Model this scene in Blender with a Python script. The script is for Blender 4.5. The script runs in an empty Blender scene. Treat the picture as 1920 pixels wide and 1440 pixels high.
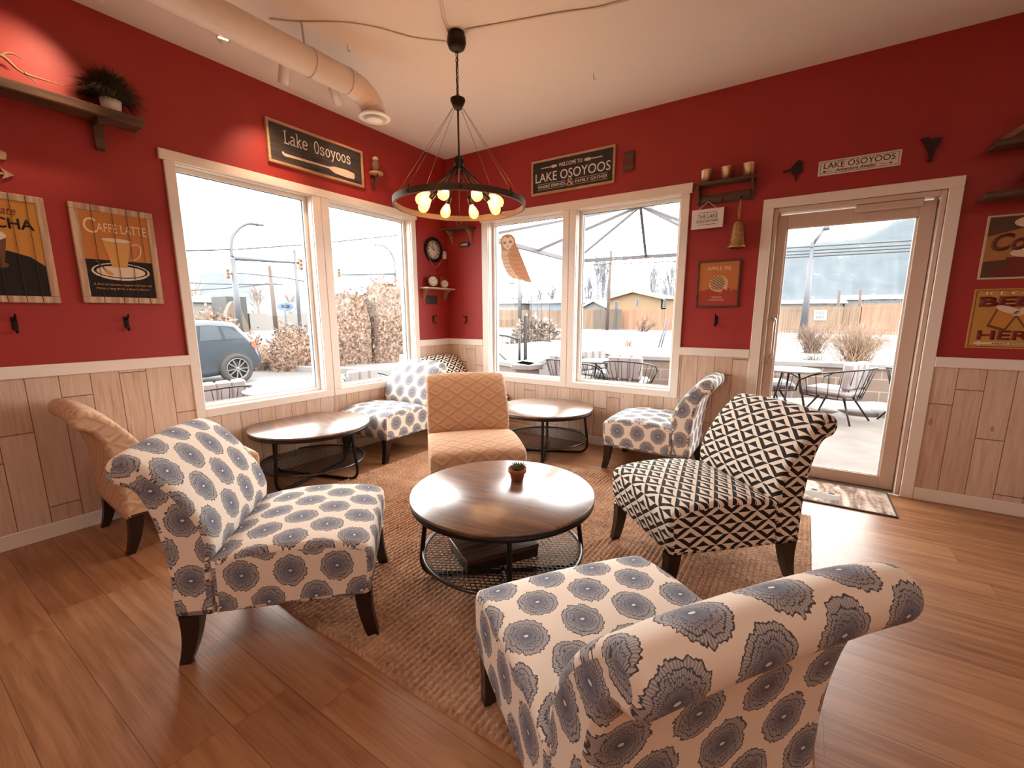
import bpy, bmesh, math, random
import numpy as np
from math import sin, cos, pi, radians as R
from mathutils import Vector, Matrix, noise
random.seed(7)
C = bpy.context.scene.collection
scn = bpy.context.scene

# ---------------------------------------------------------------- camera
F_PX, CX, CY = 823.35, 965.57, 737.78
CAM = Vector((3.5931, -4.0295, 1.2873)); YAW, PITCH = .58136, .17699
cd = bpy.data.cameras.new('camera'); cam = bpy.data.objects.new('camera', cd); C.objects.link(cam)
FW = Vector((-sin(YAW)*cos(PITCH), cos(YAW)*cos(PITCH), -sin(PITCH)))
RT = Vector((cos(YAW), sin(YAW), 0)); UP = RT.cross(FW)
mw = Matrix((RT, UP, -FW)).transposed().to_4x4(); mw.translation = CAM
cam.matrix_world = mw
cd.sensor_width = 36; cd.lens = F_PX/1920*36
cd.shift_x = -(CX-960)/1920; cd.shift_y = (CY-720)/1920
cd.clip_start = .02; cd.clip_end = 3000
scn.camera = cam

def at(u, v, x=None, y=None, z=None):
    """pixel of the 1920x1440 frame -> point on the plane x=, y= or z="""
    d = RT*((u-CX)/F_PX) - UP*((v-CY)/F_PX) + FW
    t = (x-CAM.x)/d.x if x is not None else (y-CAM.y)/d.y if y is not None else (z-CAM.z)/d.z
    return CAM + d*t

# ---------------------------------------------------------------- sky, lamps, exposure
SKY = 11
w = bpy.data.worlds.new('overcast_sky'); scn.world = w; w.use_nodes = True
nt = w.node_tree; bg = nt.nodes['Background']
tc = nt.nodes.new('ShaderNodeTexCoord'); ns = nt.nodes.new('ShaderNodeTexNoise'); ns.inputs['Scale'].default_value = 1.5
cr = nt.nodes.new('ShaderNodeValToRGB'); cr.color_ramp.elements[0].color = (.93, .94, .93, 1); cr.color_ramp.elements[1].color = (1, .985, .95, 1)
nt.links.new(tc.outputs['Generated'], ns.inputs['Vector']); nt.links.new(ns.outputs['Fac'], cr.inputs[0]); nt.links.new(cr.outputs[0], bg.inputs[0])
bg.inputs[1].default_value = SKY
scn.view_settings.view_transform = 'Standard'; scn.view_settings.look = 'None'
scn.view_settings.gamma = 1; scn.view_settings.use_curve_mapping = False
scn.view_settings.exposure = 0.2
def area(name, loc, rot, sx, sy, power, col, portal=False):
    l = bpy.data.lights.new(name, 'AREA'); l.shape = 'RECTANGLE'; l.size = sx; l.size_y = sy; l.energy = power; l.color = col
    if portal: l.cycles.is_portal = True
    o = bpy.data.objects.new(name, l); C.objects.link(o); o.location = loc; o.rotation_euler = rot; return o
# daylight portals in the openings
area('window_daylight', (-.19, -1.62, 1.45), (0, R(-90), 0), 1.7, 2.15, 1, (1, 1, 1), True)
area('window_daylight', (1.61, .19, 1.45), (R(-90), 0, 0), 2.1, 1.7, 1, (1, 1, 1), True)
area('door_daylight', (3.78, .19, 1.04), (R(-90), 0, 0), .97, 2.1, 1, (1, 1, 1), True)
# added warm fill lights out of view, brightening the room
for lx, ly, p in ((2.0, -5.6, 24), (5.2, -5.6, 24), (5.9, -2.6, 8)):
    area('ceiling_fill_light', (lx, ly, 2.98), (0, 0, 0), .5, .5, p, (1, .78, .64))

# ---------------------------------------------------------------- material helper
class V:
    def __init__(s, t, k): s.t, s.k = t, k
    def _m(a, op, b=None, c=None): return mth(a.t, op, a, b, c)
    def __add__(a, b): return a._m('ADD', b)
    __radd__ = __add__
    def __mul__(a, b): return a._m('MULTIPLY', b)
    __rmul__ = __mul__
    def __sub__(a, b): return a._m('SUBTRACT', b)
    def __rsub__(a, b): return mth(a.t, 'SUBTRACT', b, a)
    def __truediv__(a, b): return a._m('DIVIDE', b)
    def __lt__(a, b): return a._m('LESS_THAN', b)
    def __gt__(a, b): return a._m('GREATER_THAN', b)
def mth(t, op, *a):
    n = t.nodes.new('ShaderNodeMath'); n.operation = op
    for i, x in enumerate([q for q in a if q is not None]):
        if isinstance(x, V): t.links.new(x.k, n.inputs[i])
        else: n.inputs[i].default_value = x
    return V(t, n.outputs[0])
K = 1.0   # reflectance scale of the surfaces being defined (outdoor colours darkened to offset bright sky)
class Mat:
    def __init__(s, name, col=(.8, .8, .8), rough=.5, metal=0., **kw):
        s.m = bpy.data.materials.new(name); s.m.use_nodes = True; s.t = s.m.node_tree
        s.b = s.t.nodes['Principled BSDF']
        s.b.inputs['Base Color'].default_value = (*[q*K for q in col], 1); s.b.inputs['Roughness'].default_value = rough
        s.b.inputs['Metallic'].default_value = metal
        for k, v in kw.items(): s.b.inputs[k.replace('_', ' ')].default_value = v
    def f(s, op, *a): return mth(s.t, op, *a)
    def coord(s, kind='Object'):
        n = s.t.nodes.new('ShaderNodeTexCoord'); return V(s.t, n.outputs[kind])
    def sep(s, v):
        n = s.t.nodes.new('ShaderNodeSeparateXYZ'); s.t.links.new(v.k, n.inputs[0]); return [V(s.t, n.outputs[i]) for i in range(3)]
    def comb(s, x, y, z=0.):
        n = s.t.nodes.new('ShaderNodeCombineXYZ')
        for i, q in enumerate((x, y, z)):
            if isinstance(q, V): s.t.links.new(q.k, n.inputs[i])
            else: n.inputs[i].default_value = q
        return V(s.t, n.outputs[0])
    def noise(s, v, scale, detail=2, dist=0.):
        n = s.t.nodes.new('ShaderNodeTexNoise'); s.t.links.new(v.k, n.inputs['Vector'])
        n.inputs['Scale'].default_value = scale; n.inputs['Detail'].default_value = detail; n.inputs['Distortion'].default_value = dist
        return V(s.t, n.outputs['Fac'])
    def white(s, v):
        n = s.t.nodes.new('ShaderNodeTexWhiteNoise'); n.noise_dimensions = '3D'; s.t.links.new(v.k, n.inputs['Vector']); return V(s.t, n.outputs['Value'])
    def ramp(s, fac, stops):
        n = s.t.nodes.new('ShaderNodeValToRGB'); e = n.color_ramp.elements
        while len(e) < len(stops): e.new(.5)
        for q, (p, c) in zip(e, stops): q.position = p; q.color = (*[g*K for g in c], 1)
        s.t.links.new(fac.k, n.inputs[0]); return V(s.t, n.outputs[0])
    def mix(s, fac, a, b, mode='MIX'):
        n = s.t.nodes.new('ShaderNodeMix'); n.data_type = 'RGBA'; n.blend_type = mode
        for i, q in ((0, fac), (6, a), (7, b)):
            if isinstance(q, V): s.t.links.new(q.k, n.inputs[i])
            else: n.inputs[i].default_value = (*[g*K for g in q], 1) if isinstance(q, tuple) else q
        return V(s.t, n.outputs[2])
    def sel(s, c, a, b): return b + c*(a-b) if isinstance(a, V) else b + c*(a-b)
    def color(s, v): s.t.links.new(v.k, s.b.inputs['Base Color']); return s
    def rough(s, v): s.t.links.new(v.k, s.b.inputs['Roughness']); return s
    def bump(s, h, strength=.3, dist=.01):
        n = s.t.nodes.new('ShaderNodeBump'); n.inputs['Strength'].default_value = strength; n.inputs['Distance'].default_value = dist
        s.t.links.new(h.k, n.inputs['Height']); s.t.links.new(n.outputs[0], s.b.inputs['Normal']); return s
_mc = {}
def P(name, col=(.8, .8, .8), rough=.5, metal=0., **kw):
    if name not in _mc: _mc[name] = Mat(name, col, rough, metal, **kw).m
    return _mc[name]
def srgb(r, g, b): return tuple(((c/255+.055)/1.055)**2.4 if c > 10 else c/255/12.92 for c in (r, g, b))

# walls, paint
m = Mat('red_wall_paint', (.33, .020, .016), .55); c_ = m.coord()
n_ = m.noise(c_, 1.3, 3); m.color(m.ramp(n_, [(.3, (.305, .0175, .014)), (.7, (.36, .024, .0185))])).bump(m.noise(c_, 320, 2), .12, .002); RED = m.m
m = Mat('ceiling_paint', (.80, .70, .61), .8); m.bump(m.noise(m.coord(), 120, 3), .1, .003); CEIL = m.m
TRIM = P('cream_trim_paint', (.83, .74, .66), .35)
VINYL = P('white_vinyl', (.86, .84, .80), .3)
def plank_wall(axis):
    m = Mat('whitewashed_pine_boards_'+axis, rough=.55); x, y, z = m.sep(m.coord()); h = x if axis == 'x' else y
    h = h + 10
    wob = h*7.4
    col = m.f('FLOOR', wob); fr = wob-col
    rnd = m.white(m.comb(col, 3.3, 1.))
    zz = z*1.15 + rnd*4; row = m.f('FLOOR', zz); fz = zz-row
    tone = m.white(m.comb(col, row, 2.))
    g = m.noise(m.comb(h*26, z*2.2, tone*9), 1.6, 4, .6)
    g2 = m.noise(m.comb(h*120, z*5, tone*9), 1.0, 3)
    base = m.ramp(g*.6+g2*.25+tone*.22, [(.25, (.42, .26, .17)), (.45, (.60, .42, .31)), (.65, (.70, .53, .42)), (.85, (.76, .62, .52))])
    gap = m.f('MAXIMUM', m.f('MAXIMUM', fr < .014, fr > .986), fz < .006)
    kn = m.noise(m.comb(h*7.4, z*3.1, tone), 2.6, 0); knot = kn > .85
    colr = m.mix(gap, m.mix(knot*.6, base, (.26, .14, .07)), (.16, .08, .04))
    m.color(colr).bump((1-gap)*.6+g2*.25, .5, .004); return m.m
PINEX, PINEY = plank_wall('x'), plank_wall('y')
# floor planks run along x
m = Mat('oak_plank_floor', rough=.36); x, y, z = m.sep(m.coord()); x = x+20; y = y+20
v_ = y/.183; row = m.f('FLOOR', v_); fr = v_-row
rr = m.white(m.comb(row, 1.7, 4.)); u_ = x/1.22 + rr*7; cl = m.f('FLOOR', u_); fu = u_-cl
tone = m.white(m.comb(row, cl, 2.))
g = m.noise(m.comb(x*1.6, y*22, tone*17), 1.4, 5, .5); g2 = m.noise(m.comb(x*5, y*140, tone*5), 1., 3)
base = m.ramp(g*.62+g2*.28+tone*.16, [(.28, (.16, .064, .026)), (.45, (.29, .122, .050)), (.62, (.40, .19, .088)), (.85, (.50, .265, .135))])
gap = m.f('MAXIMUM', m.f('MAXIMUM', fr < .008, fr > .992), fu < .0014)
m.color(m.mix(gap*.6, base, (.05, .022, .010))).rough(.30+g2*.16).bump(g2*.5-gap*.8, .22, .003); FLOOR = m.m

# fabrics (UVs are in metres)
def floral():
    m = Mat('cream_flower_fabric', rough=.85); x, y, z = m.sep(m.coord('UV'))
    uv3 = m.comb(x, y, 0.)
    wx = (m.noise(uv3, 34, 2)-.5)*.022; wy = (m.noise(m.comb(x+3.1, y+7.7), 34, 2)-.5)*.022
    a, b = .165, .116
    def lat(ox, oy):
        px, py = x+ox, y+oy
        dx = px - m.f('ROUND', px/a)*a; dy = py - m.f('ROUND', py/(2*b))*(2*b)
        return dx, dy
    d1x, d1y = lat(0, 0); d2x, d2y = lat(a/2, b)
    s1 = (d1x*d1x+d1y*d1y) < (d2x*d2x+d2y*d2y)
    dx = d2x + s1*(d1x-d2x); dy = d2y + s1*(d1y-d2y)
    r0 = m.f('SQRT', dx*dx+dy*dy)
    th = m.f('ARCTAN2', dy, dx)
    ex = dx+wx; ey = (dy+wy)*.93
    r = m.f('SQRT', ex*ex+ey*ey)
    rough_edge = m.noise(m.comb(m.f('COSINE', th)*2.6+d1x*0, m.f('SINE', th)*2.6, x*2), 3.0, 3)
    Rr = .048 + rough_edge*.020
    t = r/Rr
    mask = t < 1.0
    wobble = m.noise(m.comb(x*70, y*70, 0.), 1., 2)
    tt = t + (rough_edge-.5)*.5 + (wobble-.5)*.16
    def near(v, k, wd): return m.f('ABSOLUTE', v-k) < wd
    contour = m.f('MAXIMUM', m.f('MAXIMUM', near(t, .975, .028), near(tt, .76, .020)), m.f('MAXIMUM', near(tt+(wobble-.5)*.2, .60, .016), near(tt, .44, .016)))
    fl = m.f('FRACT', th*(62/(2*pi)) + (wobble-.5)*.9)
    line = m.f('ABSOLUTE', fl-.5) < (.26 - t*.13)
    fill = m.ramp(t, [(.0, (.10, .11, .17)), (.25, (.22, .235, .31)), (.6, (.40, .40, .44)), (1., (.52, .49, .48))])
    inkc = (.045, .04, .055)
    flow = m.mix(m.f('MAXIMUM', contour*.92, line*.58), fill, inkc)
    dot = m.f('SQRT', dx*dx*1.0+dy*dy*2.2) < .0062
    flow = m.mix(dot, flow, (.85, .82, .78))
    weave = m.noise(m.comb(x*700, y*700), 1., 1)
    m.color(m.mix(m.f('MAXIMUM', mask, dot), (.90, .80, .69), flow)).bump(weave, .12, .001); return m.m
def diamonds(name, A, B, wd, ht, ring=.29, soft=0):
    m = Mat(name, rough=.85); x, y, z = m.sep(m.coord('UV'))
    p = x/wd + y/ht; q = x/wd - y/ht
    fp = m.f('FRACT', p+20.)-.5; fq = m.f('FRACT', q+20.)-.5
    d = m.f('MAXIMUM', m.f('ABSOLUTE', fp), m.f('ABSOLUTE', fq))
    up = (fp-fq) > 0.
    inner = d < ring
    ctr = m.f('ABSOLUTE', up-inner)          # white where the half and the band differ
    if soft:
        edge = m.f('ABSOLUTE', d-.47) < .035
        band = m.f('MULTIPLY', (d > .2), (d < .36))
        fac = band*.75 + edge*.0
        v = m.f('ABSOLUTE', up*.35-fac)
        col = m.mix(v, A, B); col = m.mix(edge*.4, col, tuple(c*.8 for c in A))
    else: col = m.mix(ctr, B, A)
    w_ = m.noise(m.comb(x*800, y*800), 1., 1)
    m.color(col).bump(w_, .15, .001); return m.m
FLORAL = floral()
BW = diamonds('black_and_cream_diamond_fabric', (.90, .80, .69), (.012, .006, .005), .134, .098, .27)
TAN = diamonds('tan_diamond_velvet', (.60, .35, .20), (.74, .53, .38), .155, .105, .3, 1)
DARKWOOD = P('espresso_leg_wood', (.018, .007, .005), .34)
BLACK = P('black_powder_coated_steel', (.018, .013, .012), .38, .6)
GREYSTEEL = P('brushed_grey_steel', (.32, .30, .28), .35, .9)
IRON = P('dark_bronze_iron', (.035, .024, .018), .42, .8)
# rustic table top
m = Mat('rustic_brown_wood_laminate', rough=.34); x, y, z = m.sep(m.coord())
a_ = R(12); X = x*cos(a_)+y*sin(a_); Y = y*cos(a_)-x*sin(a_)
g = m.noise(m.comb(X*2.2, Y*26, 0.), 1.2, 6, 1.2); g2 = m.noise(m.comb(X*1.2, Y*4.5, 2.), 1.3, 4, .8); g3 = m.noise(m.comb(X*8, Y*170, 5.), 1., 2)
m.color(m.ramp(g*.5+g2*.42+g3*.14, [(.34, (.035, .018, .012)), (.47, (.12, .055, .030)), (.58, (.25, .115, .058)), (.72, (.36, .19, .10))])).bump(g3+g, .12, .002)
m.b.inputs['Coat Weight'].default_value = 1.; m.b.inputs['Coat Roughness'].default_value = .27; m.b.inputs['Coat IOR'].default_value = 1.65; m.b.inputs['IOR'].default_value = 1.6
RUSTIC = m.m
def wood(name, c0, c1, axis='x', sc=1., rough=.55):
    m = Mat(name, rough=rough); x, y, z = m.sep(m.coord()); q = {'x': (x*3, y*40, z*40), 'y': (x*40, y*3, z*40), 'z': (x*40, y*40, z*3)}[axis]
    g = m.noise(m.comb(*[k*sc for k in q]), 1., 4, .8); m.color(m.ramp(g, [(.3, c0), (.7, c1)])).bump(g, .25, .003); return m.m
OLDWOOD = wood('weathered_dark_wood', (.035, .016, .009), (.13, .065, .033), 'x')
BEAM = wood('rough_brown_beam_wood', (.03, .014, .007), (.16, .075, .035), 'x')
FRAMEWOOD = wood('natural_frame_wood', (.38, .20, .09), (.60, .36, .19), 'x')
PLAQUEWOOD = wood('worn_plaque_wood', (.36, .20, .11), (.66, .47, .32), 'y')
CHALK = wood('charcoal_stained_board', (.022, .017, .015), (.075, .058, .05), 'x', 1.2)
INK = P('white_lettering_paint', (.80, .74, .68), .6)

# glass: one thin pane, part clear, part mirror
def glass(name, tint=(1, 1, 1), k=.9):
    m = bpy.data.materials.new(name); m.use_nodes = True; t = m.node_tree; t.nodes.clear()
    o = t.nodes.new('ShaderNodeOutputMaterial'); mx = t.nodes.new('ShaderNodeMixShader'); tr = t.nodes.new('ShaderNodeBsdfTransparent'); gl = t.nodes.new('ShaderNodeBsdfGlossy')
    lw = t.nodes.new('ShaderNodeLayerWeight'); lw.inputs[0].default_value = .5; pw = mth(t, 'POWER', V(t, lw.outputs['Facing']), 5.)*.9 + .008
    tr.inputs[0].default_value = (*tint, 1); gl.inputs['Roughness'].default_value = .02
    t.links.new(pw.k, mx.inputs[0]); t.links.new(tr.outputs[0], mx.inputs[1]); t.links.new(gl.outputs[0], mx.inputs[2]); t.links.new(mx.outputs[0], o.inputs[0])
    return m
GLASS = glass('window_glass', (.98, .985, .98)); BULBGLASS = glass('amber_bulb_glass', (1, .93, .80))
t_ = BULBGLASS.node_tree; em = t_.nodes.new('ShaderNodeEmission'); em.inputs[0].default_value = (1, .50, .20, 1); em.inputs[1].default_value = .9; ad = t_.nodes.new('ShaderNodeAddShader')
o_ = t_.nodes['Material Output']; src = o_.inputs[0].links[0].from_socket; t_.links.new(src, ad.inputs[0]); t_.links.new(em.outputs[0], ad.inputs[1]); t_.links.new(ad.outputs[0], o_.inputs[0])
def emit(name, col, s):
    m = bpy.data.materials.new(name); m.use_nodes = True; t = m.node_tree; b = t.nodes['Principled BSDF']
    b.inputs['Base Color'].default_value = (*col, 1); b.inputs['Emission Color'].default_value = (*col, 1); b.inputs['Emission Strength'].default_value = s; return m

# ---------------------------------------------------------------- mesh helper
class MB:
    def __init__(s): s.bm = bmesh.new(); s.uv = s.bm.loops.layers.uv.new('UVMap'); s.mi = 0; s.mats = []
    def use(s, mat):
        if mat not in s.mats: s.mats.append(mat)
        s.mi = s.mats.index(mat); return s
    def face(s, vs, uvs=None, smooth=False):
        try: f = s.bm.faces.new(vs)
        except ValueError: return None
        f.material_index = s.mi; f.smooth = smooth
        if uvs:
            for l, q in zip(f.loops, uvs): l[s.uv].uv = q
        return f
    def v(s, *p): return s.bm.verts.new(p if len(p) == 3 else p[0])
    def box(s, a, b, M=None, bev=0.):
        x0, y0, z0 = a; x1, y1, z1 = b
        if bev:
            return s.rbox(a, b, bev, M)
        P_ = [(x, y, z) for z in (z0, z1) for y in (y0, y1) for x in (x0, x1)]
        vs = [s.v(*(M @ Vector(p) if M else p)) for p in P_]
        for f in ((0, 2, 3, 1), (4, 5, 7, 6), (0, 1, 5, 4), (2, 6, 7, 3), (0, 4, 6, 2), (1, 3, 7, 5)): s.face([vs[i] for i in f])
        return s
    def rbox(s, a, b, r, M=None):
        # box with chamfered edges
        lo, hi = Vector(a), Vector(b); r = min(r, *[abs(h-l)*.49 for l, h in zip(lo, hi)])
        V8 = {}
        def g(i, j, k, ax):
            key = (i, j, k, ax)
            if key not in V8:
                p = Vector([(hi if q else lo)[n] for n, q in enumerate((i, j, k))])
                for n, q in enumerate((i, j, k)):
                    if n != ax: p[n] += -r if q else r
                V8[key] = s.v(*(M @ p if M else p))
            return V8[key]
        for ax in range(3):
            o = [n for n in range(3) if n != ax]
            for sd in (0, 1):
                q = []
                for (m0, m1) in ((0, 0), (1, 0), (1, 1), (0, 1)):
                    k = [0, 0, 0]; k[ax] = sd; k[o[0]] = m0; k[o[1]] = m1; q.append(g(*k, ax))
                s.face(q if sd else q[::-1])
        for ax in range(3):
            o = [n for n in range(3) if n != ax]
            for m0 in (0, 1):
                for m1 in (0, 1):
                    k0 = [0, 0, 0]; k0[o[0]] = m0; k0[o[1]] = m1; k1 = list(k0); k1[ax] = 1
                    s.face([g(*k0, o[0]), g(*k1, o[0]), g(*k1, o[1]), g(*k0, o[1])])
        for i in (0, 1):
            for j in (0, 1):
                for k in (0, 1): s.face([g(i, j, k, 0), g(i, j, k, 1), g(i, j, k, 2)])
        return s
    def prism(s, pts, z0, z1, M=None, smooth=False):
        """polygon pts (x,y) extruded from z0 to z1"""
        T = (lambda p: M @ Vector(p)) if M else (lambda p: p)
        a = [s.v(*T((x, y, z0))) for x, y in pts]; b = [s.v(*T((x, y, z1))) for x, y in pts]
        s.face(a[::-1]); s.face(b, [(x, y) for x, y in pts])
        for i in range(len(pts)): j = (i+1) % len(pts); s.face([a[i], a[j], b[j], b[i]], smooth=smooth)
        return s
    def lathe(s, prof, n=24, M=None, smooth=True, cap=True):
        rings = []
        for r, z in prof:
            rings.append([s.v(*(M @ Vector((r*cos(2*pi*i/n), r*sin(2*pi*i/n), z)) if M else (r*cos(2*pi*i/n), r*sin(2*pi*i/n), z))) for i in range(n)])
        for a, b in zip(rings, rings[1:]):
            for i in range(n): j = (i+1) % n; s.face([a[i], a[j], b[j], b[i]], smooth=smooth)
        if cap:
            s.face(rings[0][::-1]); s.face(rings[-1])
        return s
    def tube(s, pts, r, n=8, closed=False, cap=True, flat=None):
        pts = [Vector(p) for p in pts]; L = len(pts); rings = []; prev = None
        for i, p in enumerate(pts):
            if closed: d = pts[(i+1) % L]-pts[i-1]
            else: d = pts[min(i+1, L-1)]-pts[max(i-1, 0)]
            if d.length < 1e-9: d = Vector((0, 0, 1))
            d.normalize()
            if prev is None:
                a = d.cross(Vector((0, 0, 1)));
                if a.length < .05: a = d.cross(Vector((1, 0, 0)))
            else: a = prev - d*prev.dot(d)
            a.normalize(); prev = a; b = d.cross(a)
            rr = r[i] if isinstance(r, (list, tuple)) else r
            ra, rb = (rr, rr) if not flat else (rr*flat[0], rr*flat[1])
            rings.append([s.v(*(p + a*ra*cos(2*pi*k/n) + b*rb*sin(2*pi*k/n))) for k in range(n)])
        for i in range(L if closed else L-1):
            A, B = rings[i], rings[(i+1) % L]
            for k in range(n): q = (k+1) % n; s.face([A[k], A[q], B[q], B[k]], smooth=n > 4)
        if cap and not closed: s.face(rings[0][::-1]); s.face(rings[-1])
        return s
    def beam(s, a, b, w_, h, up=(0, 0, 1)):
        a, b = Vector(a), Vector(b); d = (b-a); L = d.length; d.normalize(); sd = d.cross(Vector(up)).normalized(); u = sd.cross(d)
        M = Matrix((d, sd, u)).transposed().to_4x4(); M.translation = a
        return s.box((0, -w_/2, -h/2), (L, w_/2, h/2), M)
    def build(s, name, mat=None, parent=None, label=None, smooth=None, loc=None):
        if mat is not None: s.mats = [mat]
        bmesh.ops.recalc_face_normals(s.bm, faces=s.bm.faces)
        me = bpy.data.meshes.new(name); s.bm.to_mesh(me); s.bm.free()
        for q in s.mats: me.materials.append(q)
        if smooth:
            for p in me.polygons: p.use_smooth = True
        o = bpy.data.objects.new(name, me); C.objects.link(o)
        if parent: o.parent = parent
        if loc: o.location = loc
        if label: o['label'] = label
        return o
def tag(o, label=None, cat=None, group=None, kind=None):
    for k, v in (('label', label), ('category', cat), ('group', group), ('kind', kind)):
        if v: o[k] = v
    return o
def thing(name, label, cat, loc=(0, 0, 0), rz=0., M=None, group=None, kind=None):
    o = bpy.data.objects.new(name, None); C.objects.link(o); o.empty_display_size = .1
    if M is not None: o.matrix_world = M
    else: o.location = loc; o.rotation_euler = (0, 0, rz)
    return tag(o, label, cat, group, kind)
def kids(o): return [c for c in bpy.data.objects if c.parent == o]
def dup(o, label=None, parent=None, M=None):
    r = o.copy(); C.objects.link(r)
    if parent: r.parent = parent
    if M is not None: r.matrix_world = M
    if label: r['label'] = label
    for ch in kids(o): dup(ch, parent=r)
    return r
def struct(mb, name, mat=None, parent=None):
    o = mb.build(name, mat, parent)
    if not parent: o['kind'] = 'structure'
    return o
def FR(x, z, y=0.):   # wall frame on the right-hand wall: local x right, y up, z into the room
    M = Matrix(((1, 0, 0), (0, 0, -1), (0, 1, 0))).to_4x4(); M.translation = (x, y, z); return M
def FL(s, z, x=0.):   # the same on the left-hand wall, s = distance from the corner
    M = Matrix(((0, 0, 1), (1, 0, 0), (0, 1, 0))).to_4x4(); M.translation = (x, -s, z); return M
def text(name, s_, box, mat, parent, z=.001, depth=.0012, bold=0., shear=0., label=None, space=1.):
    """lettering fitted in box (x0,y0,x1,y1) of the parent's face"""
    cu = bpy.data.curves.new(name, 'FONT'); cu.body = s_; cu.size = 1; cu.extrude = 0; cu.offset = bold; cu.shear = shear; cu.resolution_u = 3; cu.space_character = space
    tmp = bpy.data.objects.new('tmp', cu); C.objects.link(tmp)
    bpy.context.view_layer.update()
    me = bpy.data.meshes.new_from_object(tmp.evaluated_get(bpy.context.evaluated_depsgraph_get()))
    bpy.data.objects.remove(tmp); bpy.data.curves.remove(cu)
    xs = [v.co.x for v in me.vertices]; ys = [v.co.y for v in me.vertices]
    x0, y0, x1, y1 = box; ax, bx, ay, by = min(xs), max(xs), min(ys), max(ys)
    bm = bmesh.new(); bm.from_mesh(me); bpy.data.meshes.remove(me)
    for v in bm.verts:
        v.co.x = x0 + (v.co.x-ax)/(bx-ax)*(x1-x0); v.co.y = y0 + (v.co.y-ay)/(by-ay)*(y1-y0); v.co.z = z
    r = bmesh.ops.extrude_face_region(bm, geom=list(bm.faces))
    for g in r['geom']:
        if isinstance(g, bmesh.types.BMVert): g.co.z += depth
    me = bpy.data.meshes.new(name); bm.to_mesh(me); bm.free(); me.materials.append(mat)
    o = bpy.data.objects.new(name, me); C.objects.link(o); o.parent = parent
    if label: o['label'] = label
    return o
def smoothpts(pts, k=4, closed=False):
    pts = [Vector(p) for p in pts]; out = []; n = len(pts)
    for i in range(n if closed else n-1):
        p0 = pts[i-1] if (i or closed) else pts[0]; p1 = pts[i]; p2 = pts[(i+1) % n]; p3 = pts[(i+2) % n] if (closed or i+2 < n) else pts[-1]
        for j in range(k):
            t = j/k
            out.append(.5*((2*p1)+(p2-p0)*t+(2*p0-5*p1+4*p2-p3)*t*t+(3*p1-p0-3*p2+p3)*t**3))
    if not closed: out.append(pts[-1])
    return out
def circ(r, z=0., n=40, c=(0, 0)): return [(c[0]+r*cos(2*pi*i/n), c[1]+r*sin(2*pi*i/n), z) for i in range(n)]
def disc(cx, cy, rx, ry=None, n=28, rot=0.):
    ry = ry or rx; return [(cx+rx*cos(t)*cos(rot)-ry*sin(t)*sin(rot), cy+rx*cos(t)*sin(rot)+ry*sin(t)*cos(rot)) for t in [2*pi*i/n for i in range(n)]]

# ================================================================ ROOM SHELL
H = 3.012; TW = .18; RX = 7.0; RY = -8.0
LO = ((.575, 1.535), (1.69, 2.66)); RO = ((.60, 1.513), (1.655, 2.618)); Z0, Z1 = .61, 2.277; DO = (3.30, 4.268, 2.083)
struct(MB().box((-.0, RY, -.05), (RX, 0, 0)), 'floor', FLOOR)
struct(MB().box((-TW, RY-TW, H), (RX+TW, TW, H+.12)), 'ceiling', CEIL)
def wall_l(a, b, z0, z1, mb, t0=-TW, t1=0.): mb.box((t0, -b, z0), (t1, -a, z1))
mb = MB().use(RED)
for a, b, z0, z1 in ((0, .575, 0, H), (1.535, 1.69, 0, H), (2.66, 8, 0, H), (.575, 1.535, 0, Z0), (1.69, 2.66, 0, Z0), (.575, 1.535, Z1, H), (1.69, 2.66, Z1, H)): wall_l(a, b, z0, z1, mb)
WL = struct(mb, 'wall_left')
mb = MB().use(RED)
for a, b, z0, z1 in ((-TW, .60, 0, H), (1.513, 1.655, 0, H), (2.618, 3.30, 0, H), (4.268, RX+TW, 0, H), (.60, 1.513, 0, Z0), (1.655, 2.618, 0, Z0), (.60, 1.513, Z1, H), (1.655, 2.618, Z1, H), (3.30, 4.268, DO[2], H)): mb.box((a, 0, z0), (b, TW, z1))
WR = struct(mb, 'wall_back')
struct(MB().box((RX, RY, 0), (RX+TW, 0, H)), 'wall_right', P('warm_wall_paint', (.55, .36, .25), .7))
struct(MB().box((-TW, RY-TW, 0), (RX+TW, RY, H)), 'wall_front', P('warm_wall_paint'))
# pine boards up to the chair rail
mb = MB()
for a, b, z0, z1 in ((0, .52, 0, .95), (.52, 2.722, 0, .556), (2.722, 8, 0, .95)): wall_l(a, b, z0, z1, mb, 0, .012)
mb.build('pine_boards', PINEY, WL)
mb = MB()
for a, b, z0, z1 in ((0.012, .517, 0, .95), (.517, 2.683, 0, .556), (2.683, 3.227, 0, .95), (4.338, RX, 0, .95)): mb.box((a, -.012, z0), (b, 0, z1))
mb.build('pine_boards', PINEX, WR)
n = 0
def trim(boxes, name=None, bev=.003):
    global n
    mb = MB()
    for a, b in boxes: mb.rbox(a, b, bev)
    n += 1
    return struct(mb, name or 'trim_%d' % n, TRIM)
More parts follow.
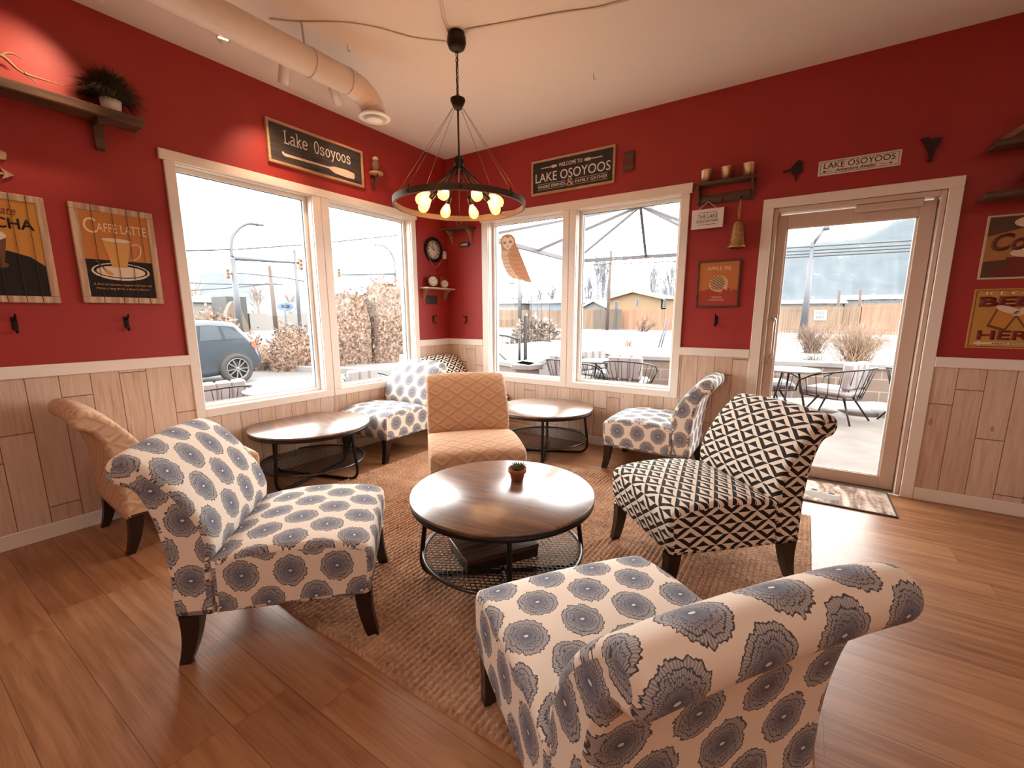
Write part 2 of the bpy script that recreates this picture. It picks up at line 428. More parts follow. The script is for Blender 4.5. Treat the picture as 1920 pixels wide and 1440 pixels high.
# chair rails (4), window and door casings
trim([((0, -.517, .943), (.024, 0, 1.011))]); trim([((0, -8, .943), (.024, -2.722, 1.011))])
trim([((.024, -.024, .943), (.517, 0, 1.011)), ((2.683, -.024, .943), (3.227, 0, 1.011))]); trim([((4.338, -.024, .943), (RX, 0, 1.011))])
T = .021
trim([((0, -.575, .553), (T, -.512, Z1)), ((0, -2.722, .553), (T, -2.66, Z1)), ((0, -1.6115, .615), (T, -1.535, Z1)), ((0, -1.69, .615), (T, -1.6145, Z1)),
      ((0, -1.6115, .553), (T, -.575, .615)), ((0, -2.66, .553), (T, -1.6145, .615)), ((0, -2.746, Z1), (T+.006, -.498, 2.342))])
trim([((.519, -T, .553), (.60, 0, Z1)), ((2.618, -T, .553), (2.685, 0, Z1)), ((1.513, -T, .615), (1.5825, 0, Z1)), ((1.5855, -T, .615), (1.655, 0, Z1)),
      ((.60, -T, .553), (1.5825, 0, .615)), ((1.5855, -T, .553), (2.618, 0, .615)), ((.50, -T-.006, Z1), (2.703, 0, 2.355))])
trim([((3.227, -T, 0), (3.30, 0, DO[2])), ((4.268, -T, 0), (4.338, 0, DO[2])), ((3.227, -T, DO[2]), (4.338, 0, 2.15))])
trim([((0, -8, 0), (.018, -.0, .088))], 'baseboard_left'); trim([((.018, -.018, 0), (3.227, 0, .088)), ((4.338, -.018, 0), (RX, 0, .088))], 'baseboard_back')
# windows: reveal, vinyl frame, pane
def window(k, a, b, M, label):
    w_ = thing('window_%d' % k, None, None, M=M, kind='structure')
    W = b-a; Hh = Z1-Z0
    mb = MB()
    for q in (((0, 0, -TW), (W, .004, 0)), ((0, Hh-.004, -TW), (W, Hh, 0)), ((0, 0, -TW), (.004, Hh, 0)), ((W-.004, 0, -TW), (W, Hh, 0))): mb.box(*q)
    mb.build('reveal', TRIM, w_)
    d0, d1, t = -.115, -.065, .034
    mb = MB()
    for q in (((.004, .004, d0), (W-.004, t, d1)), ((.004, Hh-t, d0), (W-.004, Hh-.004, d1)), ((.004, t, d0), (t, Hh-t, d1)), ((W-t, t, d0), (W-.004, Hh-t, d1))): mb.rbox(*q, .004)
    fr = mb.build('frame', VINYL, w_)
    mb = MB(); u = t-.001; g = .005
    for q in (((u, u, -.096), (W-u, u+g, -.084)), ((u, Hh-u-g, -.096), (W-u, Hh-u, -.084)), ((u, u, -.096), (u+g, Hh-u, -.084)), ((W-u-g, u, -.096), (W-u, Hh-u, -.084))): mb.box(*q)
    mb.build('gasket', P('grey_gasket', (.10, .09, .09), .6), fr)
    mb = MB(); mb.box((t-.002, t-.002, -.092), (W-t+.002, Hh-t+.002, -.088)); mb.build('pane', GLASS, w_)
    return w_
window(1, LO[0][0], LO[0][1], FL(LO[0][1], Z0), ''); window(2, LO[1][0], LO[1][1], FL(LO[1][1], Z0), '')
window(3, RO[0][0], RO[0][1], FR(RO[0][0], Z0), ''); window(4, RO[1][0], RO[1][1], FR(RO[1][0], Z0), '')
# the glass door
ALU = Mat('champagne_aluminium', (.64, .49, .395), .42, .12).m
dr = thing('door_1', None, None, M=FR(DO[0], 0), kind='structure'); W = DO[1]-DO[0]
mb = MB()
for q in (((0, 0, -.16), (.03, DO[2], 0)), ((W-.03, 0, -.16), (W, DO[2], 0)), ((.03, DO[2]-.035, -.16), (W-.03, DO[2], 0))): mb.rbox(*q, .004)
for q in (((.03, 0, -.16), (.045, DO[2]-.035, -.105)), ((W-.045, 0, -.16), (W-.03, DO[2]-.035, -.105))): mb.box(*q)
mb.build('door_frame', ALU, dr)
mb = MB(); mb.box((.03, 0, -.16), (W-.03, .012, -.02)); mb.build('threshold', GREYSTEEL, dr)
gl = (3.393-DO[0], 4.150-DO[0], .105, 1.937)
mb = MB(); a, b = .035, W-.035
for q in (((a, .014, -.10), (gl[0], 2.035, -.055)), ((gl[1], .014, -.10), (b, 2.035, -.055)), ((gl[0], .014, -.10), (gl[1], gl[2], -.055)), ((gl[0], gl[3], -.10), (gl[1], 2.035, -.055))): mb.rbox(*q, .003)
lf = mb.build('door_leaf', ALU, dr)
mb = MB()
for q in (((gl[0], gl[2], -.088), (gl[0]+.012, gl[3], -.068)), ((gl[1]-.012, gl[2], -.088), (gl[1], gl[3], -.068)), ((gl[0], gl[2], -.088), (gl[1], gl[2]+.006, -.068)), ((gl[0], gl[3]-.006, -.088), (gl[1], gl[3], -.068))): mb.box(*q)
mb.build('glazing_bead', VINYL, lf)
mb = MB(); mb.box((gl[0], gl[2], -.080), (gl[1], gl[3], -.076)); mb.build('pane', GLASS, lf)
mb = MB(); hx = .078
mb.tube(smoothpts([(hx-.012, 1.255, -.056), (hx-.006, 1.258, -.02), (hx+.004, 1.24, .004), (hx+.004, 1.20, .008), (hx+.004, 1.02, .008), (hx+.004, .975, .004), (hx-.006, .957, -.02), (hx-.012, .958, -.056)], 4), .011, 10)
mb.build('pull_handle', P('satin_nickel', (.55, .45, .38), .28, .9), lf)
mb = MB(); mb.lathe([(.0, 0), (.014, 0), (.014, .012), (.0, .012)], 16, Matrix.Translation((.045, .90, -.056))); mb.build('lock_cylinder', P('satin_nickel'), lf)
mb = MB(); mb.rbox((.50, 2.0, -.055), (.86, 2.045, -.01), .004); mb.box((.30, 2.047, -.045), (.62, 2.053, -.028)); mb.box((.56, 1.955, -.055), (.58, 1.965, -.045)); mb.build('door_closer', ALU, dr)

# ================================================================ CHAIRS
def profile_part(prof, W, r, mat, name, parent, crown=None, nr=4, ny=10):
    """closed (x,z) outline (Vector list) extruded over width W with rounded side edges; UVs in metres"""
    n_ = len(prof); nor = []
    area_ = sum(prof[i].x*prof[(i+1) % n_].y-prof[(i+1) % n_].x*prof[i].y for i in range(n_))
    sg = 1 if area_ > 0 else -1
    for i in range(n_):
        d = (prof[(i+1) % n_]-prof[i-1]).normalized(); nor.append(Vector((-d.y, d.x))*sg)
    arc = [0]
    for i in range(n_): arc.append(arc[-1]+(prof[(i+1) % n_]-prof[i]).length)
    st = []
    for k in range(nr+1): a = pi/2*k/nr; st.append((-W/2+r-r*cos(a), r*(1-sin(a))))
    st = st + [(-W/2+r+(W-2*r)*k/ny, 0.) for k in range(1, ny)] + [(-y, i) for y, i in st[::-1]]
    mb = MB().use(mat); rings = []
    for y, ins in st:
        ring = []
        for p, nn in zip(prof, nor):
            q = p+nn*ins; z = q.y
            if crown: z += crown(q.x, q.y, y)
            ring.append(mb.v(q.x, y, z))
        rings.append(ring)
    for k in range(len(st)-1):
        for i in range(n_):
            j = (i+1) % n_
            mb.face([rings[k][i], rings[k][j], rings[k+1][j], rings[k+1][i]], [(st[k][0], arc[i]), (st[k][0], arc[i+1]), (st[k+1][0], arc[i+1]), (st[k+1][0], arc[i])], True)
    for ring in (rings[0][::-1], rings[-1]): mb.face(ring, [(v.co.x+.02, v.co.z) for v in ring])
    return mb.build(name, None, parent)
def v2(l): return [Vector(p) for p in l]
SEATP = v2([(.125, .205), (.30, .203), (.50, .203), (.655, .206), (.672, .216), (.679, .25), (.686, .31), (.690, .365), (.686, .395), (.670, .415), (.640, .429), (.58, .440), (.49, .449), (.40, .452), (.30, .449), (.21, .438), (.15, .425), (.125, .415)])
BACKP = smoothpts([(.14, .43), (.143, .49), (.125, .56), (.09, .63), (.04, .705), (-.01, .762), (-.05, .797), (-.09, .817), (-.120, .815), (-.143, .797), (-.152, .768), (-.146, .740), (-.128, .719), (-.103, .709), (-.083, .698), (-.066, .672), (-.049, .63), (-.034, .575), (-.021, .50), (-.013, .42), (-.010, .32), (-.010, .24)], 3) + v2([(-.008, .207), (.0, .203), (.06, .203), (.118, .203), (.125, .206), (.128, .30), (.134, .38)])
BACKP = [Vector((p.x, p.y)) for p in BACKP]
CW = .607
def seat_crown(x, z, y): return (.010*(1-(2*y/CW)**2) if z > .38 and x > .14 else 0.)
def make_chair(mat, kind, label, x, y, rz, group):
    t = thing('slipper_chair', label, 'chair', (x, y, 0), rz, group=group)
    profile_part(SEATP, CW+.006, .022, mat, 'seat', t, seat_crown)
    profile_part(BACKP, CW, .024, mat, 'backrest', t, lambda x, z, y: (.016*(1-abs(2*y/CW)**2.4)*min(1, (z-.6)/.15) if z > .6 else 0.))
    for sy in (-1, 1):
        yc = sy*(CW/2-.036)
        mb = MB(); L = []
        for f in range(6):
            q = f/5; z = .206*(1-q); xc = .640+.030*q*q+.002; hw = .031*(1-q)+.021*q; yy = yc
            L.append([mb.v(xc-hw, yy-hw*.9, z), mb.v(xc+hw, yy-hw*.9, z), mb.v(xc+hw, yy+hw*.9, z), mb.v(xc-hw, yy+hw*.9, z)])
        for a, b in zip(L, L[1:]):
            for i in range(4): mb.face([a[i], a[(i+1) % 4], b[(i+1) % 4], b[i]])
        mb.face(L[0]); mb.face(L[-1]); mb.build('leg', DARKWOOD, t)
        mb = MB(); L = []
        for f in range(8):
            q = f/7; z = .205*(1-q); xc = .036-.002*q-.04*q*q; hw = .034*(1-q)+.019*q
            L.append([mb.v(xc-hw, yc-hw*.9, z), mb.v(xc+hw, yc-hw*.9, z), mb.v(xc+hw, yc+hw*.9, z), mb.v(xc-hw, yc+hw*.9, z)])
        for a, b in zip(L, L[1:]):
            for i in range(4): mb.face([a[i], a[(i+1) % 4], b[(i+1) % 4], b[i]])
        mb.face(L[0]); mb.face(L[-1]); mb.build('leg', DARKWOOD, t)
    return t
G = 'armless scroll-back chairs around the room'
chA = make_chair(FLORAL, 0, 'flower-print slipper chair at the left, its rolled back in front of a tan chair', 1.5754, -3.3026, R(45.4), G)
def chair_copy(src, label, x, y, rz, zc=0): return dup(src, label, M=Matrix.Translation((x, y, zc)) @ Matrix.Rotation(rz, 4, 'Z'))
chair_copy(chA, 'flower-print slipper chair in the near right foreground, seen from behind its rolled back', 3.5215, -3.1985, R(143.9), .014)
chair_copy(chA, 'flower-print slipper chair under the left windows, behind the left coffee table', .330, -.905, R(-88.8))
chair_copy(chA, 'flower-print slipper chair facing left under the right-hand windows, beside the glass door', 2.925, -.326, R(181))
chC = make_chair(BW, 1, 'black and cream diamond slipper chair on the rug in front of the glass door', 3.444, -1.453, R(225), G); chC.location.z = .014
chair_copy(chC, 'black and cream diamond slipper chair tucked in the room corner, only its back showing', .20, -.325, R(0))
chD = make_chair(TAN, 2, 'tan diamond slipper chair facing forward behind the centre coffee table', 1.475, -1.475, R(-44.2), G); chD.location.z = .014
chair_copy(chD, 'tan diamond slipper chair against the left pine wall, partly hidden by a flower chair', .353, -3.317, R(87))

# ================================================================ COFFEE TABLES
def make_table(x, y, rz, label):
    t = thing('round_coffee_table', label, 'coffee table', (x, y, 0), rz, group='round coffee tables')
    r = .441
    MB().lathe([(0, .424), (r-.004, .424), (r, .427), (r, .437), (r-.003, .440), (0, .440)], 96, cap=False).build('tabletop', RUSTIC, t)
    MB().lathe([(r-.035, .400), (r-.004, .400), (r-.002, .404), (r-.002, .424), (r-.035, .424)], 96, cap=False).build('rim', BLACK, t)
    for k in range(4):
        a = pi/4+k*pi/2
        pts = smoothpts([(.365, 0, .402), (.375, 0, .30), (.392, 0, .16), (.398, 0, .10), (.390, 0, .055), (.365, 0, .025), (.33, 0, .013), (.28, 0, .012), (.10, 0, .012), (0.012, 0, .012)], 4)
        Mz = Matrix.Rotation(a, 3, 'Z'); MB().tube([Mz @ p for p in pts], .0115, 8).build('leg', BLACK, t)
    MB().tube(circ(.386, .145, 64), .009, 8, closed=True).build('shelf_ring', P('shelf_ring_steel', (.10, .09, .085), .3, .8), t)
    mb = MB(); rs = .382; st = .021
    for d in (1, -1):
        k = -int(rs/st)
        while k*st < rs:
            o_ = k*st; h = math.sqrt(max(rs*rs-o_*o_, 0)); dx, dy = cos(d*R(35)), sin(d*R(35)); nx, ny = -dy, dx
            if h > .02: mb.beam((nx*o_-dx*h, ny*o_-dy*h, .143), (nx*o_+dx*h, ny*o_+dy*h, .143), .0032, .0022)
            k += 1
    mb.build('mesh_shelf', BLACK, t)
    return t
tb = make_table(2.436, -2.378, R(-6), 'round coffee table in the centre of the rug with a potted succulent on it')
tb.location.z = .012
dup(tb, 'round coffee table under the left windows with an empty top', M=Matrix.Translation((.380, -2.086, 0)) @ Matrix.Rotation(R(-27), 4, 'Z'))
dup(tb, 'round coffee table under the right-hand windows, partly behind a tan chair', M=Matrix.Translation((1.615, -.50, 0)) @ Matrix.Rotation(R(-19), 4, 'Z'))
# dark box on the centre table's shelf
M_ = Matrix.Translation((2.44, -2.46, .158)) @ Matrix.Rotation(R(60), 4, 'Z')
bx = thing('storage_box', 'dark wooden box lying on the mesh shelf of the centre coffee table', 'box', M=M_)
MB().rbox((-.178, -.118, 0), (.178, .118, .060), .003).build('body', P('black_box_lacquer', (.012, .008, .007), .25), bx)
MB().rbox((-.181, -.121, .045), (.181, .121, .065), .003).build('lid', wood('dark_box_wood', (.02, .01, .006), (.10, .05, .03), 'x', .5, .22), bx)
# succulent
pp = at(970, 906, z=.44)
sp = thing('potted_succulent', 'small succulent in a terracotta pot on the centre coffee table', 'plant', (pp.x-.01, pp.y+.015, .4525))
TERRA = P('terracotta', (.42, .14, .055), .8)
MB().lathe([(0, 0), (.031, 0), (.040, .042), (.046, .042), (.048, .062), (.043, .062), (.041, .052), (0, .050)], 28, cap=False).build('pot', TERRA, sp)
MB().lathe([(0, .049), (.041, .0515), (0, .0545)], 20, cap=False).build('soil', P('dry_soil', (.08, .04, .02), .95), sp)
mb = MB()
for (ox, oy, s_, c_) in ((-.013, .008, 1.0, 0), (.016, .006, 1.15, 0), (.002, -.016, .9, 0), (.022, -.014, .6, 0), (-.022, -.012, .7, 0)):
    for k in range(22):
        a = k*2.4; el = R(86-k*2.4); L_ = .038*s_*(1 if k > 5 else .85)
        d = Vector((cos(a)*cos(el), sin(a)*cos(el), sin(el))); b0 = Vector((ox, oy, .055))
        mb.tube([b0, b0+d*L_*.6, b0+d*L_], [.0028, .0036*s_, .0004], 5)
mb.build('leaves', P('succulent_leaf', (.16, .15, .05), .6), sp)
mb = MB()
for k in range(6): a = k*1.05; mb.tube([(-.012+.006*cos(a), -.020+.006*sin(a), .055), (-.012+.014*cos(a), -.020+.010*sin(a), .066)], [.004, .002], 6)
mb.build('blossom', P('orange_blossom', (.65, .25, .08), .6), sp)

# ================================================================ RUG, DOOR MAT
x0, x1, y0, y1 = .675, 3.735, -3.125, -.765
nx, ny = 1000, 260
gx = np.linspace(x0, x1, nx); gy = np.linspace(y0, y1, ny); X, Y = np.meshgrid(gx, gy, indexing='ij')
rs = np.random.RandomState(3); per = .026
row = np.floor(X/per); wob = rs.rand(400)*6.28; rowi = (row-row.min()).astype(int)
ribs = np.abs(np.sin(pi*X/per))**.6; br = .5+.5*np.sin(Y*2*pi/.032+wob[rowi]+rs.randn(nx, ny)*.25)
cellr = rs.rand(400, 400)[rowi, (np.floor(Y/.032+wob[rowi]/6.28).astype(int)) % 400]
Zr = .002+.019*ribs*(.42+.38*br+.2*cellr)+rs.rand(nx, ny)*.002
ed = np.minimum(np.minimum(X-x0, x1-X), np.minimum(Y-y0, y1-Y)); Zr *= np.clip(ed/.006, 0, 1)
X = X+rs.randn(nx, ny)*.0008; Y = Y+.004*np.sin(gx[:, None]*9)*1.0
vs = np.stack([X.ravel(), Y.ravel(), Zr.ravel()+.0006], 1)
idx = np.arange(nx*ny).reshape(nx, ny); fc = np.stack([idx[:-1, :-1].ravel(), idx[1:, :-1].ravel(), idx[1:, 1:].ravel(), idx[:-1, 1:].ravel()], 1)
me = bpy.data.meshes.new('jute_rug'); me.from_pydata(vs.tolist(), [], fc.tolist()); me.polygons.foreach_set('use_smooth', [True]*len(fc))
m = Mat('natural_jute', rough=.95); c_ = m.coord(); x, y, z = m.sep(c_)
g = m.noise(m.comb(x*3.5, y*3.5), 2., 3); g2 = m.noise(m.comb(x*90, y*60), 1., 2)
m.color(m.ramp(g*.45+g2*.55, [(.3, (.26, .135, .072)), (.5, (.50, .28, .165)), (.7, (.68, .44, .285))])).bump(m.noise(c_, 420, 2), .5, .003)
me.materials.append(m.m); o = bpy.data.objects.new('jute_rug', me); C.objects.link(o)
tag(o, 'large chunky braided jute rug under the ring of chairs', 'rug')
m = Mat('printed_owl_mat', rough=.9); c_ = m.coord(); x, y, z = m.sep(c_)
s_ = m.noise(m.comb(x*15, y*2.6+m.noise(c_, 3, 2)*.8, 0.), 1., 3, .5); s2 = m.noise(c_, 22, 3)
m.color(m.ramp(s_*.8+s2*.2, [(.38, (.07, .035, .022)), (.46, (.20, .11, .07)), (.52, (.34, .24, .18)), (.60, (.50, .40, .32))])); MATM = m.m
mt = thing('door_mat', 'brown and cream birch and owl print mat in front of the glass door', 'door mat', (3.83, -.245, 0))
MB().rbox((-.375, -.235, .001), (.375, .235, .010), .004).build('mat_base', P('mat_rubber', (.05, .025, .018), .8), mt)
MB().box((-.362, -.222, .010), (.362, .222, .0112)).build('printed_pile', MATM, mt)
mb = MB().use(P('mat_grey_print', (.20, .165, .145), .9)); mb.prism(disc(-.03, -.085, .11, .075), .0112, .0116)
mb.use(P('mat_cream_print', (.36, .29, .24), .9)); mb.prism(disc(-.075, .005, .045, .036), .0114, .0119); mb.prism(disc(.035, -.015, .045, .036), .0114, .0119)
mb.use(P('mat_dark_print', (.02, .012, .01), .9)); mb.prism(disc(-.072, .01, .021, .019), .0119, .0122); mb.prism(disc(.03, -.01, .022, .019), .0119, .0122)
mb.use(P('mat_beak_print', (.60, .30, .15), .9)); mb.prism([(-.03, .0), (-.005, .0), (-.016, -.035)], .0119, .0122); mb.build('owl_print', None, mt)

# ================================================================ CHANDELIER
cx_, cy_ = 1.597, -1.655
ch = thing('wheel_chandelier', 'dark iron wheel chandelier with eight glowing amber bulbs hanging over the chairs', 'chandelier', (cx_, cy_, 0))
MB().lathe([(0, 2.905), (.02, 2.908), (.048, 2.925), (.060, 2.955), (.058, 2.985), (.05, 3.0), (.05, H), (0, H)], 32, cap=False).build('canopy', IRON, ch)
mb = MB(); z = 2.905; k = 0
while z > 2.665:
    pts = []
    for i in range(14):
        a = 2*pi*i/14; lx = .009*cos(a); lz = .017*sin(a)
        pts.append((lx if k % 2 else 0, 0 if k % 2 else lx, z-.017+lz))
    mb.tube(pts, .0022, 5, closed=True); z -= .0275; k += 1
mb.tube([(.004, .004, 2.91), (-.006, .003, 2.80), (.004, -.004, 2.64)], .003, 6)
mb.build('chain', IRON, ch)
MB().lathe([(0, 2.578), (.024, 2.580), (.034, 2.600), (.047, 2.628), (.047, 2.640), (.02, 2.652), (.008, 2.668), (0, 2.668)], 28, cap=False).build('wire_cup', IRON, ch)
MB().tube([(0, 0, 2.30), (0, 0, 2.58)], .0065, 10).build('rod', IRON, ch)
MB().lathe([(0, 2.222), (.012, 2.223), (.016, 2.236), (.030, 2.245), (.036, 2.262), (.036, 2.275), (.028, 2.295), (.014, 2.305), (0, 2.306)], 24, cap=False).build('hub', IRON, ch)
RW = P('weathered_ring_metal', (.10, .062, .036), .5, .5)
rg = MB().lathe([(.418, 1.986), (.432, 1.986), (.434, 2.022), (.420, 2.022), (.418, 1.986)], 96, cap=False, smooth=False).build('wheel_ring', RW, ch)
a0 = R(-26.7)
for k in range(8):
    a = a0+k*pi/4; d = Vector((cos(a), sin(a), 0)); z1 = Vector((0, 0, 1)); b = a+pi/8; e = Vector((cos(b), sin(b), 0))
    mb = MB(); mb.tube([e*.036+z1*2.583, e*.424+z1*2.035], .0013, 5); mb.build('support_wire', P('steel_cable', (.20, .14, .10), .4, .8), ch)
    mb = MB(); mb.tube([e*.437+z1*2.004, e*.427+z1*2.004], .009, 8); mb.tube([e*.426+z1*2.018, e*.426+z1*2.045], [.008, .004], 8); mb.build('ring_clamp', IRON, ch)
    ax = (d*.28-z1*.27).normalized()
    p0 = d*.022+z1*2.238; p1 = d*.175+z1*2.092
    ar = MB().tube([p0, p1], .0058, 8).build('arm', IRON, ch)
    MB().tube([p1-ax*.004, p1+ax*.004, p1+ax*.045, p1+ax*.050], [.010, .0165, .0165, .014], 14).build('socket', IRON, ar)
    q = p1+ax*.050; mb = MB(); pr = [(.0, .013), (.012, .015), (.030, .024), (.052, .032), (.072, .036), (.090, .033), (.103, .023), (.110, .009), (.112, .0005)]
    mb.tube([q+ax*t for t, r_ in pr], [r_ for t, r_ in pr], 16, cap=False)
    bl = mb.build('bulb', BULBGLASS, ar)
    mb = MB(); sd = ax.cross(z1).normalized(); up = sd.cross(ax); pts = []
    for i in range(13): t = i/12; pts.append(q+ax*(.018+.055*(.5-.5*cos(t*6*pi)))+sd*(.012*cos(2*pi*t))+up*(.012*sin(2*pi*t)))
    mb.tube(pts, .0022, 5); mb.build('filament', emit('glowing_filament', (1, .50, .20), 110) if k == 0 else bpy.data.materials['glowing_filament'], ar)
    l = bpy.data.lights.new('bulb_glow', 'POINT'); l.energy = 1.0; l.color = (1, .66, .40); l.shadow_soft_size = .012
    lo = bpy.data.objects.new('bulb_glow', l); C.objects.link(lo); lo.location = Vector((cx_, cy_, 0))+q+ax*.055
# ceiling cables
CAB = P('painted_cable', (.76, .66, .57), .6)
def cable(name, label, pxs, dz=.006):
    pts = smoothpts([at(u, v, z=H-dz) for u, v in pxs], 5); mb = MB(); mb.tube(pts, .0038, 6)
    mb.tube([p+Vector((.012, .012, 0)) for p in pts[:]], .003, 6); return tag(mb.build(name, CAB), label, 'cable')
cable('ceiling_cable', 'painted cable pinned to the ceiling from the duct to the chandelier', [(505, 36), (560, 41), (640, 42), (700, 51), (770, 70), (836, 78)])
cable('ceiling_cable', 'painted cable pinned to the ceiling running right from the chandelier', [(872, 56), (940, 44), (1050, 24), (1120, 14), (1200, -8)])
cable('ceiling_cable', 'short painted cable on the ceiling running toward the viewer from the chandelier', [(840, 60), (828, 30), (822, -25)])
for u, v, lb in ((652, 84, 'small metal hook in the ceiling beside the white duct'), (1113, 137, 'small metal hook in the ceiling right of the chandelier')):
    p = at(u, v, z=H); mb = MB(); mb.tube(smoothpts([p, p-Vector((0, 0, .03)), p-Vector((-.01, 0, .045)), p-Vector((-.018, 0, .034))], 3), .0022, 6); tag(mb.build('ceiling_hook', GREYSTEEL), lb, 'hook')

# ================================================================ DUCT AND TRACK LAMPS
DUCT = P('painted_duct', (.74, .60, .50), .42)
dx_, dz_, dr_ = .90, 2.806, .080
du = thing('air_duct', 'round cream air duct along the ceiling at the left, with a diffuser end', 'duct', (dx_, 0, 0))
mb = MB(); mb.tube([(0, -7.9, dz_), (0, -4, dz_), (0, -1.93, dz_)], dr_, 40); mb.build('straight_pipe', DUCT, du)
for y in (-3.3, -2.21, -1.95): MB().tube([(0, y-.006, dz_), (0, y+.006, dz_)], dr_+.0025, 40).build('seam_ring', DUCT, du)
mb = MB(); gore = []
for k in range(5):
    a = R(90)*k/4; rad = .15; gore.append(Vector((0, -1.94+rad*sin(a)*1.35, dz_-rad*.85*(1-cos(a)))))
for a, b in zip(gore, gore[1:]): mb.tube([a, b], [dr_, dr_], 40, cap=False)
mb.tube(gore, dr_*.999, 40); e_ = gore[-1]
mb.build('elbow', DUCT, du)
MB().lathe([(.0, e_.z-.005), (dr_, e_.z-.003), (dr_, 2.668), (.110, 2.662), (.112, 2.655), (.084, 2.648), (.078, 2.69), (.0, 2.70)], 48, Matrix.Translation((0, e_.y, 0)), cap=False).build('diffuser', P('diffuser_white', (.86, .80, .72), .35), du)
MB().lathe([(0, 2.630), (.052, 2.634), (.060, 2.642), (.0, 2.652)], 40, Matrix.Translation((0, e_.y, 0)), cap=False).build('diffuser_disc', P('diffuser_white'), du)
for y in (-2.24, -4.6): MB().tube([(0, y, dz_+dr_-.003), (0, y-.01, H)], .006, 8).build('hanger_rod', DUCT, du)
tx = .44
tr = MB().rbox((tx-.018, -6.5, H-.022), (tx+.018, -1.60, H), .003).build('lamp_track', P('track_white', (.80, .72, .64), .4)); tag(tr, 'slim white lighting track on the ceiling beside the duct', 'track')
def track_head(y, aim, lit, label, L_=.13, pw=24):
    t = thing('track_spotlight', label, 'spotlight', (tx, y, H-.022), group='white track spotlights'); d = (Vector(aim)-Vector((tx, y, H-.06))).normalized()
    p0 = Vector((0, 0, -.035)); MB().tube([(0, 0, 0), (0, 0, -.035)], .007, 8).build('stem', P('track_white'), t)
    mb = MB(); a = p0-d*.03; mb.tube([a, a+d*.004, a+d*L_, a+d*(L_-.012)], [.028, .034, .034, .029], 20); mb.build('lamp_head', P('track_white'), t)
    mb = MB(); mb.tube([a+d*(L_-.010), a+d*(L_-.006)], .026, 16); mb.build('lamp_lens', emit('lit_lamp_lens', (1, .78, .55), 45) if lit == 1 and 'lit_lamp_lens' not in bpy.data.materials else bpy.data.materials['lit_lamp_lens'], t)
    l = bpy.data.lights.new('spot_beam', 'SPOT'); l.energy = pw; l.color = (1, .69, .45); l.spot_size = R(84); l.spot_blend = 1; l.shadow_soft_size = .03
    lo = bpy.data.objects.new('spot_beam', l); C.objects.link(lo); lo.location = Vector((tx, y, H-.022))+a+d*(L_+.004); lo.rotation_euler = d.to_track_quat('-Z', 'Y').to_euler()
    return t
track_head(-3.02, (.0, -3.45, 2.35), 1, 'white track spotlight cut by the top edge, furthest left on the track', pw=32)
track_head(-2.48, (2.5, -3.5, 1.75), 1, 'white track spotlight shining toward the viewer beside the duct', pw=14)
track_head(-2.10, (.05, -2.02, 2.2), 1, 'white track spotlight pointing down beside the middle of the duct', pw=32)
track_head(-1.72, (.0, -1.0, 2.2), 1, 'white track spotlight tilted toward the window, nearest the duct end', pw=20)

# ================================================================ LEFT WALL
def box_sign(t, w_, h, d, frame_w, fm, bm_, fd=None):
    fd = fd or d
    mb = MB()
    for q in (((0, 0, 0), (w_, frame_w, fd)), ((0, h-frame_w, 0), (w_, h, fd)), ((0, frame_w, 0), (frame_w, h-frame_w, fd)), ((w_-frame_w, frame_w, 0), (w_, h-frame_w, fd))): mb.rbox(*q, .002)
    mb.build('frame', fm, t)
    MB().box((frame_w, frame_w, .002), (w_-frame_w, h-frame_w, fd*.55)).build('board', bm_, t); return fd*.55
t = thing('framed_sign', 'dark framed sign reading Lake Osoyoos with a paddle, above the left window', 'sign', M=FL(2.032, 2.452))
z = box_sign(t, .88, .313, .028, .019, FRAMEWOOD, CHALK)
ell = lambda cx, cy, rx, ry: [[(cx+rx*cos(a*pi/12), cy+ry*sin(a*pi/12)) for a in range(25)]]
GLY = {'L': [[(.15, 0), (.15, .72)], [(.03, .72), (.28, .72)], [(.03, 0), (.50, 0)], [(.50, 0), (.50, .17)]],
 'a': [[(.10, .42), (.2, .5), (.32, .49), (.40, .40), (.40, .24), (.40, .08), (.45, 0), (.53, .02)], [(.40, .29), (.2, .27), (.08, .17), (.11, .03), (.24, 0), (.36, .06), (.40, .14)]],
 'k': [[(.12, 0), (.12, .76)], [(.02, .76), (.12, .76)], [(.02, 0), (.23, 0)], [(.42, .48), (.12, .2)], [(.22, .28), (.44, 0)], [(.33, .48), (.50, .48)], [(.34, 0), (.54, 0)]],
 'e': [[(.08, .26), (.46, .26), (.44, .41), (.28, .5), (.12, .42), (.07, .25), (.12, .08), (.28, 0), (.46, .08)]],
 'O': ell(.28, .36, .21, .37), 'o': ell(.28, .25, .20, .25),
 's': [[(.42, .36), (.42, .48)], [(.42, .40), (.28, .5), (.12, .44), (.13, .32), (.28, .26), (.43, .18), (.42, .05), (.27, 0), (.11, .09)], [(.11, .0), (.11, .13)]],
 'y': [[(.08, .48), (.28, .02)], [(.48, .48), (.28, .02), (.18, -.18), (.05, -.20)], [(.0, .48), (.19, .48)], [(.38, .48), (.56, .48)]]}
mb = MB()
for i_, c_ in enumerate('Lake Osoyoos'):
    for st_ in GLY.get(c_, []):
        pts = [(.135+(i_*.585+p_[0])*.0885, .170+p_[1]*.122, z+.0012) for p_ in st_]
        mb.tube(smoothpts(pts, 3) if len(pts) in (5, 7, 8, 9) and c_ in 'aes' else pts, .0044, 8, flat=(1, .35) if 0 else None)
for v_ in mb.bm.verts: v_.co.z = z+.0012+(v_.co.z-z-.0012)*.3
mb.build('lettering', INK, t)
